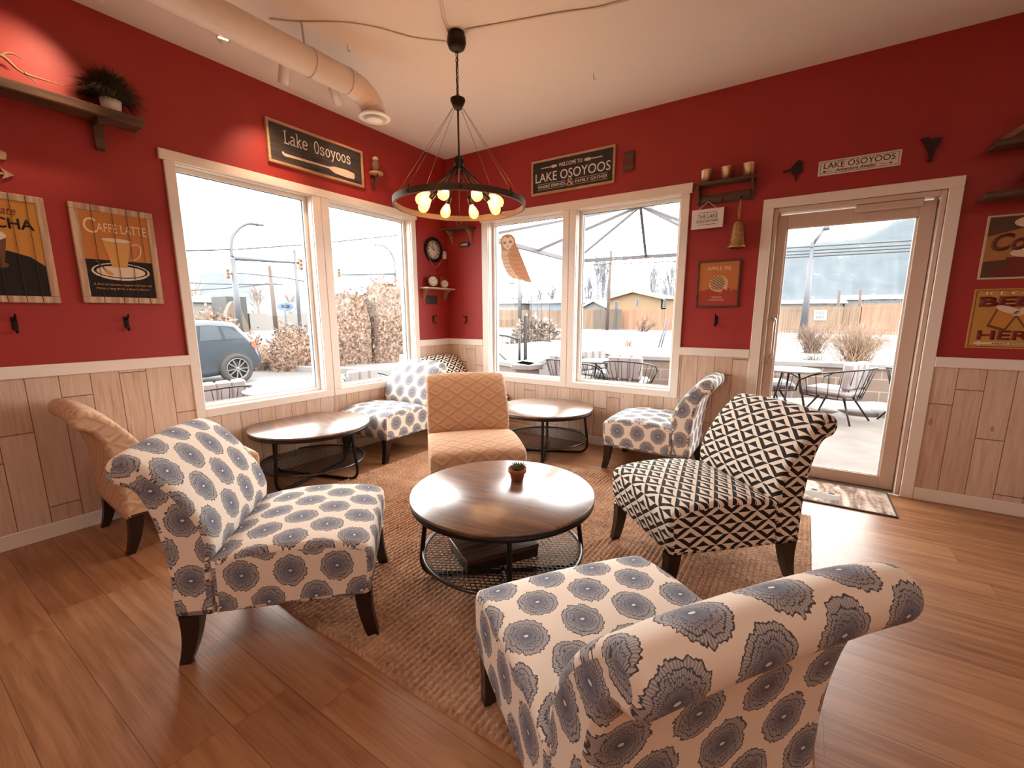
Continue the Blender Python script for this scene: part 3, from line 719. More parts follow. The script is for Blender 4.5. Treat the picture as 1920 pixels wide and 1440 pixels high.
pd = MB(); pd.prism([(.12, .080), (.135, .071), (.52, .081), (.58, .056), (.70, .047), (.775, .052), (.785, .075), (.78, .101), (.70, .112), (.58, .108), (.52, .093), (.135, .091), (.12, .104), (.112, .092)], z+.0005, z+.0025)
pd.build('painted_paddle', P('cream_paint', (.72, .56, .42), .6), t)
ORANGE = P('orange_poster_paint', (.50, .17, .025), .6); BLACKP = P('black_poster_paint', (.009, .004, .003), .85); CREAMP = P('cream_paint'); GOLDP = P('gold_poster_paint', (.62, .30, .07), .6); DKRED = P('dark_red_poster_paint', (.16, .012, .010), .6)
def plank_plaque(t, w_, h, bw=.036):
    mb = MB()
    for q in (((0, 0, 0), (w_, bw, .022)), ((0, h-bw, 0), (w_, h, .022)), ((0, bw, 0), (bw, h-bw, .022)), ((w_-bw, bw, 0), (w_, h-bw, .022))): mb.rbox(*q, .003)
    mb.build('border', PLAQUEWOOD, t)
    g = MB()
    for k in (.24, .48, .66, .82): g.box((w_*k-.0012, 0, .0222), (w_*k+.0012, h, .0232))
    g.build('plank_joint', P('dark_joint', (.05, .02, .012), .8), t)
t = thing('plank_poster', 'wooden plank poster reading Caffe Latte with a glass cup on a saucer', 'poster', M=FL(3.215, 1.359)); w_, h = .39, .566
plank_plaque(t, w_, h); z = .018
MB().box((.036, .036, .004), (w_-.036, .255, z)).build('table_area', BLACKP, t); MB().box((.036, .255, .004), (w_-.036, h-.036, z)).build('background', ORANGE, t)
text('lettering', 'C', (.050, .405, .108, .492), P('pale_lettering', (.78, .60, .36), .6), t, z, bold=.0); text('lettering', 'AFFE LATTE', (.108, .418, .345, .468), P('pale_lettering'), t, z)
text('lettering', 'A Shot of espresso, topped with hot milk', (.055, .102, .338, .118), GOLDP, t, z, shear=.2); text('lettering', 'Makes a long drink, a favorite flavour', (.065, .078, .325, .094), GOLDP, t, z, shear=.2)
mb = MB().use(CREAMP); mb.prism(disc(.195, .190, .140, .052), z, z+.0008); mb.use(BLACKP); mb.prism(disc(.195, .193, .130, .043), z+.0008, z+.0010); mb.use(CREAMP); mb.prism(disc(.195, .190, .118, .034), z+.0010, z+.0014); mb.build('painted_saucer', None, t)
mb = MB().use(GOLDP); mb.prism([(.155, .215), (.225, .215), (.262, .375), (.122, .375)], z+.0014, z+.0020); mb.use(CREAMP); mb.prism(disc(.192, .375, .072, .011), z+.002, z+.0024); mb.prism(disc(.190, .214, .044, .011), z+.0014, z+.0018)
mb.tube(smoothpts([(.258, .355, z+.002), (.295, .360, z+.002), (.305, .33, z+.002), (.285, .28, z+.002), (.245, .262, z+.002)], 4), .0035, 6, flat=(1, .4)); mb.build('painted_cup', None, t)
mb = MB().use(GOLDP); mb.prism(disc(.135, .180, .022, .012, rot=-.5), z+.0015, z+.002); mb.use(P('brown_paint', (.14, .05, .02), .6)); mb.prism([(.078, .252), (.084, .256), (.128, .190), (.122, .186)], z+.0015, z+.002); mb.build('painted_spoon', None, t)
t = thing('plank_poster', 'wooden plank poster reading Chocolate Mocha, cut by the left edge of the view', 'poster', M=FL(3.70, 1.353)); w_, h = .388, .566
plank_plaque(t, w_, h)
MB().box((.036, .036, .004), (w_-.036, h-.036, z)).build('background', P('amber_poster_paint', (.52, .22, .03), .6), t)
MB().prism([(.036, .036), (.352, .036), (.352, .20), (.30, .245), (.22, .27), (.14, .265), (.036, .21)], z, z+.0006).build('table_area', BLACKP, t)
text('lettering', 'Chocolate', (.09, .455, .275, .500), DKRED, t, z, shear=.35); text('lettering', 'MOCHA', (.075, .385, .335, .440), BLACKP, t, z, bold=.02)
mb = MB().use(P('brown_paint')); mb.prism([(.13, .20), (.20, .20), (.222, .33), (.11, .33)], z+.0006, z+.0012); mb.prism(disc(.165, .195, .05, .018), z+.0006, z+.001); mb.use(CREAMP); mb.prism(disc(.165, .345, .058, .028), z+.0012, z+.0018); mb.prism(disc(.165, .375, .035, .02), z+.0018, z+.0022); mb.build('painted_glass', None, t)
# coat hooks
def coat_hook(M, label):
    t = thing('coat_hook', label, 'hook', M=M, group='black coat hooks')
    MB().rbox((-.012, -.035, 0), (.012, .035, .005), .002).build('hook_plate', BLACK, t)
    mb = MB(); mb.tube(smoothpts([(0, -.02, .005), (0, -.045, .014), (0, -.050, .032), (0, -.036, .042), (0, -.028, .040)], 4), .005, 8); mb.tube(smoothpts([(0, .015, .005), (0, .022, .03), (0, .040, .052), (0, .050, .056)], 4), .005, 8); mb.build('hook_arm', BLACK, t)
coat_hook(FL(3.03, 1.243), 'black coat hook below the Caffe Latte poster'); coat_hook(FL(3.505, 1.243), 'black coat hook below the Mocha poster')
coat_hook(FL(.27, 1.243), 'black coat hook on the left side of the room corner'); coat_hook(FR(.268, 1.243), 'black coat hook on the right side of the room corner'); coat_hook(FR(2.955, 1.245), 'black coat hook below the Apple Pie sign')
# beam shelf, antler, grass
p = at(269, 221, x=.15); se = -p.y; zt = p.z
t = thing('beam_shelf', 'long rough brown beam shelf high on the left wall', 'shelf', M=FL(4.6, zt-.052)); L_ = 4.6-se
MB().rbox((0, 0, 0), (L_, .048, .155), .004).build('shelf_board', wood('rough_brown_beam_wood', (.03, .014, .007), (.17, .08, .037), 'x'), t)
for s_ in (3.03, 3.95):
    mb = MB(); q = 4.6-s_; mb.rbox((q-.022, -.155, 0), (q+.022, 0, .028), .003); mb.rbox((q-.022, -.035, .028), (q+.022, 0, .12), .003); mb.build('bracket', OLDWOOD, t)
pc = at(208, 197, x=.075); gp = thing('grass_pot_plant', 'dark bushy grass plant in a small white pot at the end of the beam shelf', 'plant', (.075, pc.y, zt-.003))
MB().lathe([(0, 0), (.032, 0), (.046, .03), (.051, .075), (.046, .075), (.040, .06), (0, .058)], 28, cap=False).build('pot', P('white_ceramic', (.82, .76, .70), .35), gp)
def grass(n_, r0, L0, seed, col, name='grass_blades', parent=None, wd=.0022, zb=.06, wall=None):
    rn = random.Random(seed); mb = MB()
    for k in range(n_):
        a = rn.uniform(0, 2*pi); el = rn.uniform(.05, 1.45); L_ = L0*rn.uniform(.7, 1.1); d = Vector((cos(a)*cos(el), sin(a)*cos(el), sin(el))); b = Vector((cos(a)*r0*rn.random(), sin(a)*r0*rn.random(), zb))
        p1 = b+d*L_*.55+Vector((0, 0, .02)); p2 = b+d*L_*.95+Vector((0, 0, -.035*cos(el)*L_/.15))
        if wall is not None: p1.x = max(p1.x, wall); p2.x = max(p2.x, wall)
        sd = d.cross(Vector((0, 0, 1)));
        if sd.length < .01: sd = Vector((1, 0, 0))
        sd = sd.normalized()*wd
        v = [mb.v(*(b-sd)), mb.v(*(b+sd)), mb.v(*(p1+sd*.8)), mb.v(*(p1-sd*.8)), mb.v(*p2)]
        mb.face([v[0], v[1], v[2], v[3]]); mb.face([v[3], v[2], v[4]])
    return mb.build(name, P('dark_grass_'+str(seed), col, .7), parent)
grass(1500, .03, .20, 5, (.05, .042, .012), parent=gp, wall=-.07)
q = lambda u, v: at(u, v, x=.06); an = MB(); A = [(-30, 110), (0, 103), (30, 128), (45, 138), (72, 158)]
an.tube(smoothpts([q(*k) for k in A], 4), [.011-.009*i/16 for i in range(17)], 8); an.tube(smoothpts([q(45, 137), q(60, 143), q(90, 152), q(119, 161)], 4), [.008-.006*i/12 for i in range(13)], 8); an.tube(smoothpts([q(2, 104), q(12, 99), q(28, 102), q(40, 110)], 4), [.008-.006*i/12 for i in range(13)], 8)
tag(an.build('deer_antler', P('antler_bone', (.30, .16, .08), .5)), 'brown forked antler lying on the beam shelf', 'antler')
for (u, v, lb) in ((12, 291, 'carved wooden arrow tip on the left wall, upper of two'), (26, 329, 'carved wooden arrow tip on the left wall, lower of two')):
    p = at(u, v, x=.01); t = thing('wooden_arrow', lb, 'wall decoration', M=FL(-p.y, p.z), group='carved wall arrows')
    MB().prism([(0, 0), (-.045, .028), (-.035, .006), (-.035, -.006), (-.045, -.028)] if v > 300 else [(0, .01), (-.035, .03), (-.05, .01), (-.03, 0), (-.045, -.03), (-.005, -.022), (.0, -.005)], 0, .012).build('arrow_head', PLAQUEWOOD, t)
    MB().box((-.35, -.005, .001), (-.033, .005, .010)).build('arrow_shaft', PLAQUEWOOD, t)
# owl on a round bracket shelf
p = at(705, 324, x=.065)
t = thing('round_bracket_shelf', 'small round twig bracket shelf beside the Lake Osoyoos paddle sign', 'shelf', (.0, p.y, p.z))
MB().lathe([(0, -.016), (.062, -.016), (.066, -.008), (.066, 0), (0, 0)], 28, Matrix.Translation((.067, 0, 0)), cap=False).build('shelf_disc', FRAMEWOOD, t)
mb = MB(); mb.tube([(.015, 0, -.016), (.012, -.004, -.14)], [.011, .008], 7); mb.tube([(.09, .0, -.016), (.05, .004, -.07), (.018, 0, -.125)], .006, 7); mb.tube([(.06, .03, -.016), (.03, .02, -.06), (.016, 0, -.10)], .005, 7); mb.build('twig_support', OLDWOOD, t)
ow = thing('owl_figurine', 'small carved owl figurine standing on the round bracket shelf', 'figurine', (.066, p.y, p.z+.0005), R(-40)); OWL = P('owl_brown', (.22, .12, .06), .7)
MB().lathe([(0, 0), (.026, .002), (.030, .008), (.022, .016), (0, .018)], 16, cap=False).build('base', P('dark_base', (.05, .02, .012), .6), ow)
mb = MB(); mb.tube([(-.014, 0, .012), (-.010, 0, .04), (0, 0, .075), (.006, 0, .100), (.006, 0, .108)], [.014, .034, .036, .025, .021], 16); mb.build('body', OWL, ow)
mb = MB(); mb.tube([(.006, 0, .104), (.007, 0, .112), (.008, 0, .128), (.008, 0, .138)], [.019, .027, .025, .008], 16); mb.build('head', P('owl_face', (.62, .48, .36), .7), ow)
mb = MB(); mb.tube([(-.02, .018, .085), (-.03, .016, .05), (-.045, .008, .015)], [.010, .014, .004], 10); mb.tube([(-.02, -.018, .085), (-.03, -.016, .05), (-.045, -.008, .015)], [.010, .014, .004], 10); mb.build('wing', OLDWOOD, ow)
mb = MB(); mb.lathe([(0, -.003), (.004, 0), (0, .003)], 8, Matrix.Translation((.026, .009, .124)), cap=False); mb.lathe([(0, -.003), (.004, 0), (0, .003)], 8, Matrix.Translation((.026, -.009, .124)), cap=False); mb.build('eye', BLACK, ow)
# corner: big clock
def texts(name, items, mat, parent, z, depth=.0008, bold=0.):
    objs = [text(name, s_, b, mat, parent, z, depth, bold) for s_, b in items]
    bm = bmesh.new()
    for o in objs: bm.from_mesh(o.data)
    me = bpy.data.meshes.new(name); bm.to_mesh(me); bm.free(); me.materials.append(mat)
    for o in objs: bpy.data.objects.remove(o)
    o = bpy.data.objects.new(name, me); C.objects.link(o); o.parent = parent; return o
FACE = P('clock_face_paper', (.72, .62, .54), .5)
t = thing('wall_clock', 'large round black wall clock with a cream face in the corner', 'clock', M=FL(.245, 2.005))
MB().lathe([(0, 0), (.132, 0), (.136, .02), (.128, .034), (.108, .030), (.100, .020)], 56, cap=False).build('clock_rim', BLACK, t)
MB().lathe([(0, .012), (.102, .012), (.102, .016), (0, .016)], 48, cap=False).build('clock_face', FACE, t)
texts('numerals', [(str(n_), (.081*sin(n_*pi/6)-.011*(1.3 if n_ > 9 else .7), .081*cos(n_*pi/6)-.013, .081*sin(n_*pi/6)+.011*(1.3 if n_ > 9 else .7), .081*cos(n_*pi/6)+.013)) for n_ in range(1, 13)], BLACKP, t, .0165, bold=.02)
mb = MB(); mb.beam((.0, 0, .019), (-.060, .040, .019), .005, .0015, (0, 0, 1)); mb.beam((0, 0, .0205), (-.020, .055, .0205), .006, .0015, (0, 0, 1)); mb.lathe([(0, .016), (.007, .016), (.007, .023), (0, .023)], 14, cap=False); mb.build('clock_hands', BLACKP, t)
cord = MB().tube(smoothpts([(-.125, .02, .03), (-.10, -.08, .035), (-.02, -.185, .03), (.05, -.17, .03), (.115, -.09, .03)], 5), .0028, 6).build('hanging_cord', P('jute_cord', (.40, .24, .10), .8), t)
# lower corner shelf with small clocks
def scroll_bracket(mb, h, d, M):
    T = lambda p: M @ Vector(p)
    for pts in ([(0, 0, .004), (0, -h, .004)], [(0, -.004, 0), (0, -.004, d)], [(0, -h*.95, .006), (0, -h*.6, d*.35), (0, -h*.25, d*.55), (0, -.01, d*.95)]): mb.tube([T(p) for p in smoothpts(pts, 4)], .005, 6)
    for (y_, z_, r_) in ((-h*.2, d*.28, .021), (-h*.45, d*.20, .016), (-h*.17, d*.66, .012), (-h*.72, d*.12, .011)):
        mb.tube([T((0, y_+r_*(1-i/22)*sin(i*.6), z_+r_*(1-i/22)*cos(i*.6))) for i in range(18)], .0035, 5)
    return mb
t = thing('bracket_shelf', 'small whitewashed shelf on ornate brackets in the corner, carrying the two little clocks', 'shelf', M=FL(.475, 1.572), group='ornate corner shelves')
SHW = wood('whitewashed_shelf_wood', (.42, .27, .17), (.66, .50, .38), 'x')
MB().rbox((0, 0, 0), (.455, .016, .13), .003).build('shelf_board', SHW, t)
for q in (.05, .40): scroll_bracket(MB(), .12, .10, Matrix.Translation((q, 0, 0))).build('ornate_bracket', P('antique_gold', (.42, .26, .13), .55, .3), t)
zc = 1.5885
t = thing('desk_clock', 'small round black desk clock on the corner shelf, left of the two', 'clock', M=Matrix.Translation((.075, -.335, zc)) @ Matrix.Rotation(R(-38), 4, 'Z') @ Matrix(((0, 0, 1), (1, 0, 0), (0, 1, 0))).to_4x4())
def desk_clock(t, r, mt_):
    c0 = Matrix.Translation((0, r+.004, -.02)); MB().lathe([(0, 0), (r, .0), (r, .04), (r*.88, .043), (r*.86, .036), (0, .036)], 40, c0, cap=False).build('clock_case', mt_, t)
    MB().lathe([(0, .037), (r*.87, .037), (r*.87, .038), (0, .038)], 36, c0, cap=False).build('clock_face', FACE, t)
    mb = MB(); mb.beam((0, r+.004, .0195), (-r*.45, r+.004+r*.35, .0195), .003, .001, (0, 0, 1)); mb.beam((0, r+.004, .0195), (r*.6, r+.004+r*.45, .0195), .0022, .001, (0, 0, 1)); mb.build('clock_hands', BLACKP, t)
    mb = MB(); mb.box((-r*.6, 0, -.012), (-r*.4, .03, .012)); mb.box((r*.4, 0, -.012), (r*.6, .03, .012)); mb.build('clock_feet', mt_, t)
desk_clock(t, .062, BLACK)
t = thing('desk_clock', 'tiny round cream desk clock on the corner shelf, right of the larger one', 'clock', M=Matrix.Translation((.09, -.165, zc)) @ Matrix.Rotation(R(-35), 4, 'Z') @ Matrix(((0, 0, 1), (1, 0, 0), (0, 1, 0))).to_4x4())
desk_clock(t, .042, P('cream_metal', (.6, .5, .42), .4))
t = thing('brass_rack', 'thin brass three-post rack standing behind the tiny clock on the corner shelf', 'rack', (.05, -.135, zc))
mb = MB()
for k, y_ in enumerate((-.04, 0, .045)): mb.tube([(0, y_, 0), (0, y_, .135-.01*k)], .0035, 6)
mb.build('post', P('antique_gold'), t); MB().box((-.02, -.05, .0), (.02, .055, .004)).build('rack_base', P('antique_gold'), t)
t = thing('slate_panel', 'small black panel on the wall under the corner shelf with the clocks', 'panel', M=FL(.375, 1.412)); MB().rbox((0, 0, 0), (.175, .092, .006), .002).build('panel', P('slate_black', (.02, .014, .013), .6), t); MB().box((-.004, -.004, 0), (.179, 0, .008)).build('lower_edge', OLDWOOD, t)
t = thing('thermostat', 'small white thermostat on the wall in the corner between the shelves', 'thermostat', M=FL(.095, 1.925)); MB().rbox((0, 0, 0), (.058, .085, .022), .006).build('cover', P('white_ceramic'), t); MB().box((.012, .05, .022), (.046, .068, .0225)).build('display', P('thermostat_display', (.45, .45, .42), .3), t)
t = thing('bracket_shelf', 'small brown shelf on ornate brackets high in the corner on the right wall', 'shelf', M=FR(.03, 2.222), group='ornate corner shelves')
MB().rbox((0, 0, 0), (.40, .018, .14), .003).build('shelf_board', OLDWOOD, t)
for q in (.06, .34): scroll_bracket(MB(), .14, .11, Matrix.Translation((q, 0, 0))).build('ornate_bracket', P('antique_gold'), t)
t = thing('wire_heart', 'copper wire heart standing on the high corner shelf', 'ornament', (.25, -.08, 2.2405)); mb = MB()
mb.tube(smoothpts([(0, 0, .004), (-.03, 0, .04), (-.035, 0, .085), (-.015, 0, .10), (0, 0, .075), (.015, 0, .10), (.035, 0, .085), (.03, 0, .04), (0, 0, .004)], 4), .0035, 6); mb.build('wire', P('copper_wire', (.55, .24, .12), .35, .8), t)
MB().box((-.02, -.015, 0), (.02, .015, .005)).build('base', OLDWOOD, t)
t = thing('arrow_sign', 'tiny black arrow sign reading Lake under the high corner shelf', 'sign', M=FR(.195, 2.048)); MB().prism([(0, .0), (.125, .0), (.125, -.008), (.155, .024), (.125, .056), (.125, .048), (0, .048)], 0, .008).build('arrow_board', P('slate_black'), t)
text('lettering', 'LAKE', (.018, .012, .112, .036), INK, t, .008, bold=.02)

# ================================================================ RIGHT WALL
t = thing('framed_sign', 'dark framed sign reading Welcome to Lake Osoyoos, where friends and family gather', 'sign', M=FR(1.156, 2.458))
z = box_sign(t, .869, .318, .026, .019, FRAMEWOOD, P('chalkboard_black', (.025, .016, .013), .6))+.0004
texts('lettering', [('WELCOME TO', (.300, .228, .548, .262)), ('LAKE OSOYOOS', (.045, .115, .825, .198)), ('WHERE FRIENDS', (.070, .058, .375, .085)), ('FAMILY GATHER', (.480, .058, .800, .085))], INK, t, z)
text('ampersand', '&', (.385, .040, .470, .112), P('gold_lettering', (.55, .33, .18), .6), t, z)
mb = MB()
for q in (((.070, .095, z), (.375, .0975, z+.001)), ((.070, .045, z), (.375, .0475, z+.001)), ((.480, .095, z), (.800, .0975, z+.001)), ((.480, .045, z), (.800, .0475, z+.001))): mb.box(*q)
for sx, o_ in ((1, .105), (-1, .745)): mb.prism([(o_+sx*p_[0], .243+p_[1]) for p_ in ((0, -.004), (.11, -.004), (.13, -.014), (.175, -.010), (.175, .010), (.13, .014), (.11, .004), (0, .004))], z, z+.001)
mb.build('lines_and_paddles', CREAMP, t)
t = thing('square_plaque', 'small brown plaque with a dark red disc right of the Welcome sign', 'plaque', M=FR(2.098, 2.536)); MB().rbox((0, 0, 0), (.098, .160, .018), .003).build('plaque_board', OLDWOOD, t)
MB().prism(disc(.049, .083, .034), .018, .021).build('red_disc', DKRED, t)
# hook shelf with copper cups
t = thing('hook_shelf', 'dark wooden shelf with hooks between the right-hand window and the door', 'shelf', M=FR(2.735, 2.17))
MB().rbox((0, .132, 0), (.43, .150, .115), .003).build('shelf_board', OLDWOOD, t); MB().rbox((.03, .0, 0), (.40, .07, .014), .003).build('hook_rail', OLDWOOD, t)
for q in (.012, .402): MB().prism([(0, .0), (.02, .0), (.03, .06), (.095, .105), (.10, .132), (0, .132)], 0, .016, Matrix.Translation((q, 0, 0)) @ Matrix(((0, 0, 1), (0, 1, 0), (1, 0, 0))).to_4x4()).build('side_bracket', OLDWOOD, t)
for q in (.10, .20, .335): MB().tube(smoothpts([(q, .03, .014), (q, .015, .03), (q, .0, .035), (q, .008, .05)], 3), .004, 6).build('hook', BLACK, t)
COP = P('hammered_copper', (.85, .55, .33), .32, .85); zt = 2.3205
cup = None
for x_, lb in ((2.813, 'copper cup on the hook shelf, left of three'), (2.957, 'copper cup on the hook shelf, middle of three'), (3.110, 'copper cup on the hook shelf, right of three')):
    if cup is None:
        cup = thing('copper_cup', lb, 'cup', (x_, -.065, zt), group='copper cups on the hook shelf')
        MB().lathe([(0, 0), (.036, 0), (.044, .088), (.047, .090), (.046, .094), (.042, .092), (.033, .006), (0, .004)], 28, cap=False).build('cup_body', COP, cup)
        MB().lathe([(.0435, .086), (.048, .088), (.048, .095), (.043, .095)], 28, cap=False).build('cup_rim', P('bright_copper', (.85, .6, .42), .2, .9), cup)
    else: dup(cup, lb, M=Matrix.Translation((x_, -.065, zt)))
t = thing('hanging_tag_sign', 'small white sign reading The Lake fixes everything, hanging by a string from the hook shelf', 'sign', M=FR(2.718, 1.978, -.045))
MB().rbox((0, 0, 0), (.240, .150, .010), .002).build('board', P('white_sign_paint', (.74, .66, .60), .6), t)
texts('lettering', [('THE LAKE', (.045, .078, .195, .108)), ('FIXES EVERYTHING', (.040, .045, .205, .068))], BLACKP, t, .010)
mb = MB(); mb.box((.05, .120, .010), (.19, .123, .011)); mb.box((.05, .028, .010), (.19, .031, .011)); mb.build('lines', BLACKP, t)
MB().tube(smoothpts([(.05, .148, .012), (.118, .205, .004), (.186, .148, .012)], 1), .003, 6).build('string', P('pale_string', (.62, .50, .40), .8), t)
t = thing('hanging_bell', 'long brass bell hanging from the hook shelf beside the door', 'bell', (3.073, -.075, 1.806)); BRASS = Mat('aged_brass', (.42, .22, .09), .42, .75)
BRASS.color(BRASS.ramp(BRASS.noise(BRASS.coord(), 60, 3), [(.35, (.34, .17, .065)), (.65, (.52, .29, .12))])); BRASS = BRASS.m
MB().lathe([(.054, .0), (.064, .002), (.064, .012), (.056, .022), (.050, .06), (.042, .13), (.036, .175), (.030, .195), (.012, .205), (0, .206)], 32, cap=False).build('bell_body', BRASS, t)
MB().tube([(0, 0, .20), (0, 0, .03), (0, 0, .008)], [.003, .003, .010], 8).build('clapper', IRON, t)
mb = MB(); mb.tube(smoothpts([(0, 0, .205), (.005, 0, .26), (0, .025, .36)], 4), .005, 6); mb.tube(smoothpts([(0, 0, .22), (-.007, .0, .27), (-.002, .025, .36)], 4), .004, 6); mb.build('rope', P('jute_cord'), t)
# apple pie sign
t = thing('tin_sign', 'small framed orange and red sign reading Apple Pie left of the door', 'sign', M=FR(2.785, 1.350)); w_, h = .326, .376
z = box_sign(t, w_, h, .018, .014, OLDWOOD, P('pie_red_print', (.30, .035, .015), .6)); m = Mat('pie_poster_print', rough=.6); c_ = m.coord(); x, y, zz = m.sep(c_)
m.color(m.mix((y+m.noise(c_, 12, 3)*.16) > .215, (.34, .035, .018), (.48, .15, .03))); MB().box((.014, .014, z), (w_-.014, h-.014, z+.0006)).build('poster_print', m.m, t); z += .0007
text('lettering', 'APPLE PIE', (.075, .298, .255, .326), P('pale_lettering'), t, z); texts('small_lettering', [('FRESH', (.125, .075, .195, .088)), ('HOMEMADE DAILY', (.10, .055, .22, .066))], P('pale_lettering'), t, z)
mb = MB().use(P('pie_crust_paint', (.62, .40, .20), .6)); mb.prism([(.168+(.070+.004*(k % 2))*cos(k*pi/20), .19+(.062+.004*(k % 2))*sin(k*pi/20)) for k in range(33)]+[(.168, .19)][:0]+[(.20, .155), (.235, .135)], z, z+.0006)
mb.use(P('brown_paint'))
for k in range(-3, 4):
    for sg in (1, -1):
        cx0, cy0 = .160, .195; a = R(35*sg); o_ = k*.017; L_ = math.sqrt(max(.056**2-o_**2, 0)); mb.beam((cx0-sin(a)*o_-cos(a)*L_, cy0+cos(a)*o_-sin(a)*L_, z+.001), (cx0-sin(a)*o_+cos(a)*L_, cy0+cos(a)*o_+sin(a)*L_, z+.001), .0045, .0008)
mb.build('painted_pie', None, t)
# iron silhouettes
def silhouette(name, label, cat, pxs, thick=.012):
    q = [at(u, v, y=-.012) for u, v in pxs]; o_ = q[0]
    t = thing(name, label, cat, M=FR(o_.x, o_.z)); MB().prism([(p_.x-o_.x, p_.z-o_.z) for p_ in q], .002, thick).build('cut_metal', P('rusty_iron', (.035, .014, .010), .6, .4), t); return t
B = [(918, 470), (925, 440), (900, 425), (895, 400), (832, 415), (832, 405), (890, 385), (905, 365), (935, 335), (950, 318), (975, 328), (985, 348), (975, 365), (982, 395), (988, 402), (965, 412), (940, 425), (935, 470)]
silhouette('iron_bird', 'dark iron bird silhouette on the wall between the shelf and the street sign', 'wall decoration', [(1260+a/4, 220+b/4) for a, b in B])
B = [(130, 290), (190, 275), (235, 300), (262, 280), (315, 280), (305, 325), (270, 375), (245, 410), (235, 450), (225, 490), (185, 495), (200, 460), (200, 415), (175, 375), (165, 335)]
silhouette('iron_horse_head', 'dark iron animal head silhouette above the door frame right end', 'wall decoration', [(1700+a/4.8, 200+b/4.8) for a, b in B], .02)
t = thing('street_sign', 'white metal street sign reading Lake Osoyoos, Adventure Awaits, above the door', 'sign', M=FR(3.553, 2.266)); w_, h = .456, .100; WS = P('white_sign_paint')
MB().rbox((0, 0, .002), (w_, h, .006), .003).build('sign_plate', WS, t)
mb = MB()
for q in (((.012, .010, .006), (w_-.012, .0122, .0068)), ((.012, h-.0122, .006), (w_-.012, h-.010, .0068)), ((.012, .010, .006), (.0142, h-.010, .0068)), ((w_-.0142, .010, .006), (w_-.012, h-.010, .0068)), ((.035, .024, .006), (.085, .026, .0068)), ((.345, .024, .006), (.40, .026, .0068))): mb.box(*q)
mb.prism([(.035, .018), (.055, .025), (.035, .032), (.028, .025)], .006, .0068); mb.prism([(.40, .018), (.414, .025), (.40, .032)], .006, .0068); mb.build('border_and_arrows', BLACKP, t)
text('lettering', 'LAKE OSOYOOS', (.032, .044, .425, .082), BLACKP, t, .006); text('lettering', 'Adventure Awaits!', (.100, .018, .330, .038), BLACKP, t, .006, shear=.4, bold=.012)
# two shelves at the right edge
for z_, lb in ((2.262, 'dark wall shelf at the top right edge of the view, upper of two'), (1.975, 'dark wall shelf just above the Coffee sign, lower of two')):
    t = thing('wall_shelf', lb, 'shelf', M=FR(4.41, z_), group='dark shelves right of the door'); MB().rbox((0, 0, 0), (.75, .026, .15), .003).build('shelf_board', BEAM, t); MB().rbox((.0, .026, .12), (.75, .036, .15), .002).build('front_lip', BEAM, t)
t = thing('wooden_house_frame', 'small brown house-shaped wooden frame on the upper right shelf', 'ornament', M=FR(4.45, 2.2985, -.03)); mb = MB()
mb.beam((.0, .0, .03), (.26, .20, .03), .03, .05, (0, 0, 1)); mb.beam((.26, .20, .03), (.52, .0, .03), .03, .05, (0, 0, 1)); mb.build('roof_boards', wood('house_frame_wood', (.20, .09, .035), (.42, .22, .10), 'x'), t); MB().box((.02, .0, .0), (.50, .016, .06)).build('floor_board', BEAM, t)
t = thing('potted_plant', 'dark leafy plant in a pale pot on the lower right shelf', 'plant', (4.70, -.085, 2.0015)); MB().lathe([(0, 0), (.042, 0), (.052, .085), (.047, .085), (.044, .07), (0, .068)], 24, cap=False).build('pot', P('white_ceramic'), t)
grass(420, .03, .15, 9, (.020, .016, .008), 'leaves', t, .006, .07)
COF = P('coffee_poster_gold', (.38, .17, .045), .6)
t = thing('tin_sign', 'brown and gold tin sign reading Coffee at the right edge of the view', 'sign', M=FR(4.470, 1.507)); w_, h = .42, .386
MB().rbox((0, 0, .001), (w_, h, .006), .002).build('sign_plate', P('tan_sign_edge', (.62, .44, .28), .5), t)
mb = MB().use(P('coffee_dark', (.09, .035, .015), .6)); mb.box((.012, .012, .006), (w_-.012, h-.012, .0068)); mb.use(COF); mb.prism([(.012, .11), (w_-.012, .14), (w_-.012, .33), (.2, .31), (.012, .26)], .0068, .0074); mb.use(DKRED); mb.prism(disc(.22, .045, .16, .03), .0068, .0073)
mb.prism([(.11, .13), (.31, .13), (.29, .06), (.26, .045), (.17, .045), (.13, .06)], .0074, .008); mb.use(CREAMP); mb.prism(disc(.21, .155, .085, .028), .0076, .0084); mb.prism(disc(.225, .335, .105, .037), .0074, .0080); mb.use(P('coffee_dark')); mb.prism(disc(.225, .337, .050, .018), .008, .0084); mb.build('painted_cup_and_steam', None, t)
text('lettering', 'Coffee', (.035, .170, .385, .275), P('coffee_lettering', (.13, .03, .012), .6), t, .0086, shear=.25, bold=.03)
t = thing('tin_sign', 'gold tin sign reading Ice Cold Beer Here below the Coffee sign', 'sign', M=FR(4.470, 1.076)); w_, h = .40, .374
MB().rbox((0, 0, .001), (w_, h, .006), .002).build('sign_plate', P('beer_gold', (.50, .24, .05), .6), t)
mb = MB()
for q in (((.010, .010, .006), (w_-.010, .014, .0066)), ((.010, h-.014, .006), (w_-.010, h-.010, .0066)), ((.010, .010, .006), (.014, h-.010, .0066)), ((w_-.014, .010, .006), (w_-.010, h-.010, .0066))): mb.box(*q)
mb.build('border_line', P('brown_paint'), t)
text('lettering', 'ICE COLD', (.055, .335, .345, .356), P('pale_lettering'), t, .0066, bold=.02); text('lettering', 'BEER', (.030, .262, .370, .325), DKRED, t, .0066, bold=.05); text('lettering', 'HERE!', (.045, .055, .365, .115), DKRED, t, .0066, bold=.03)
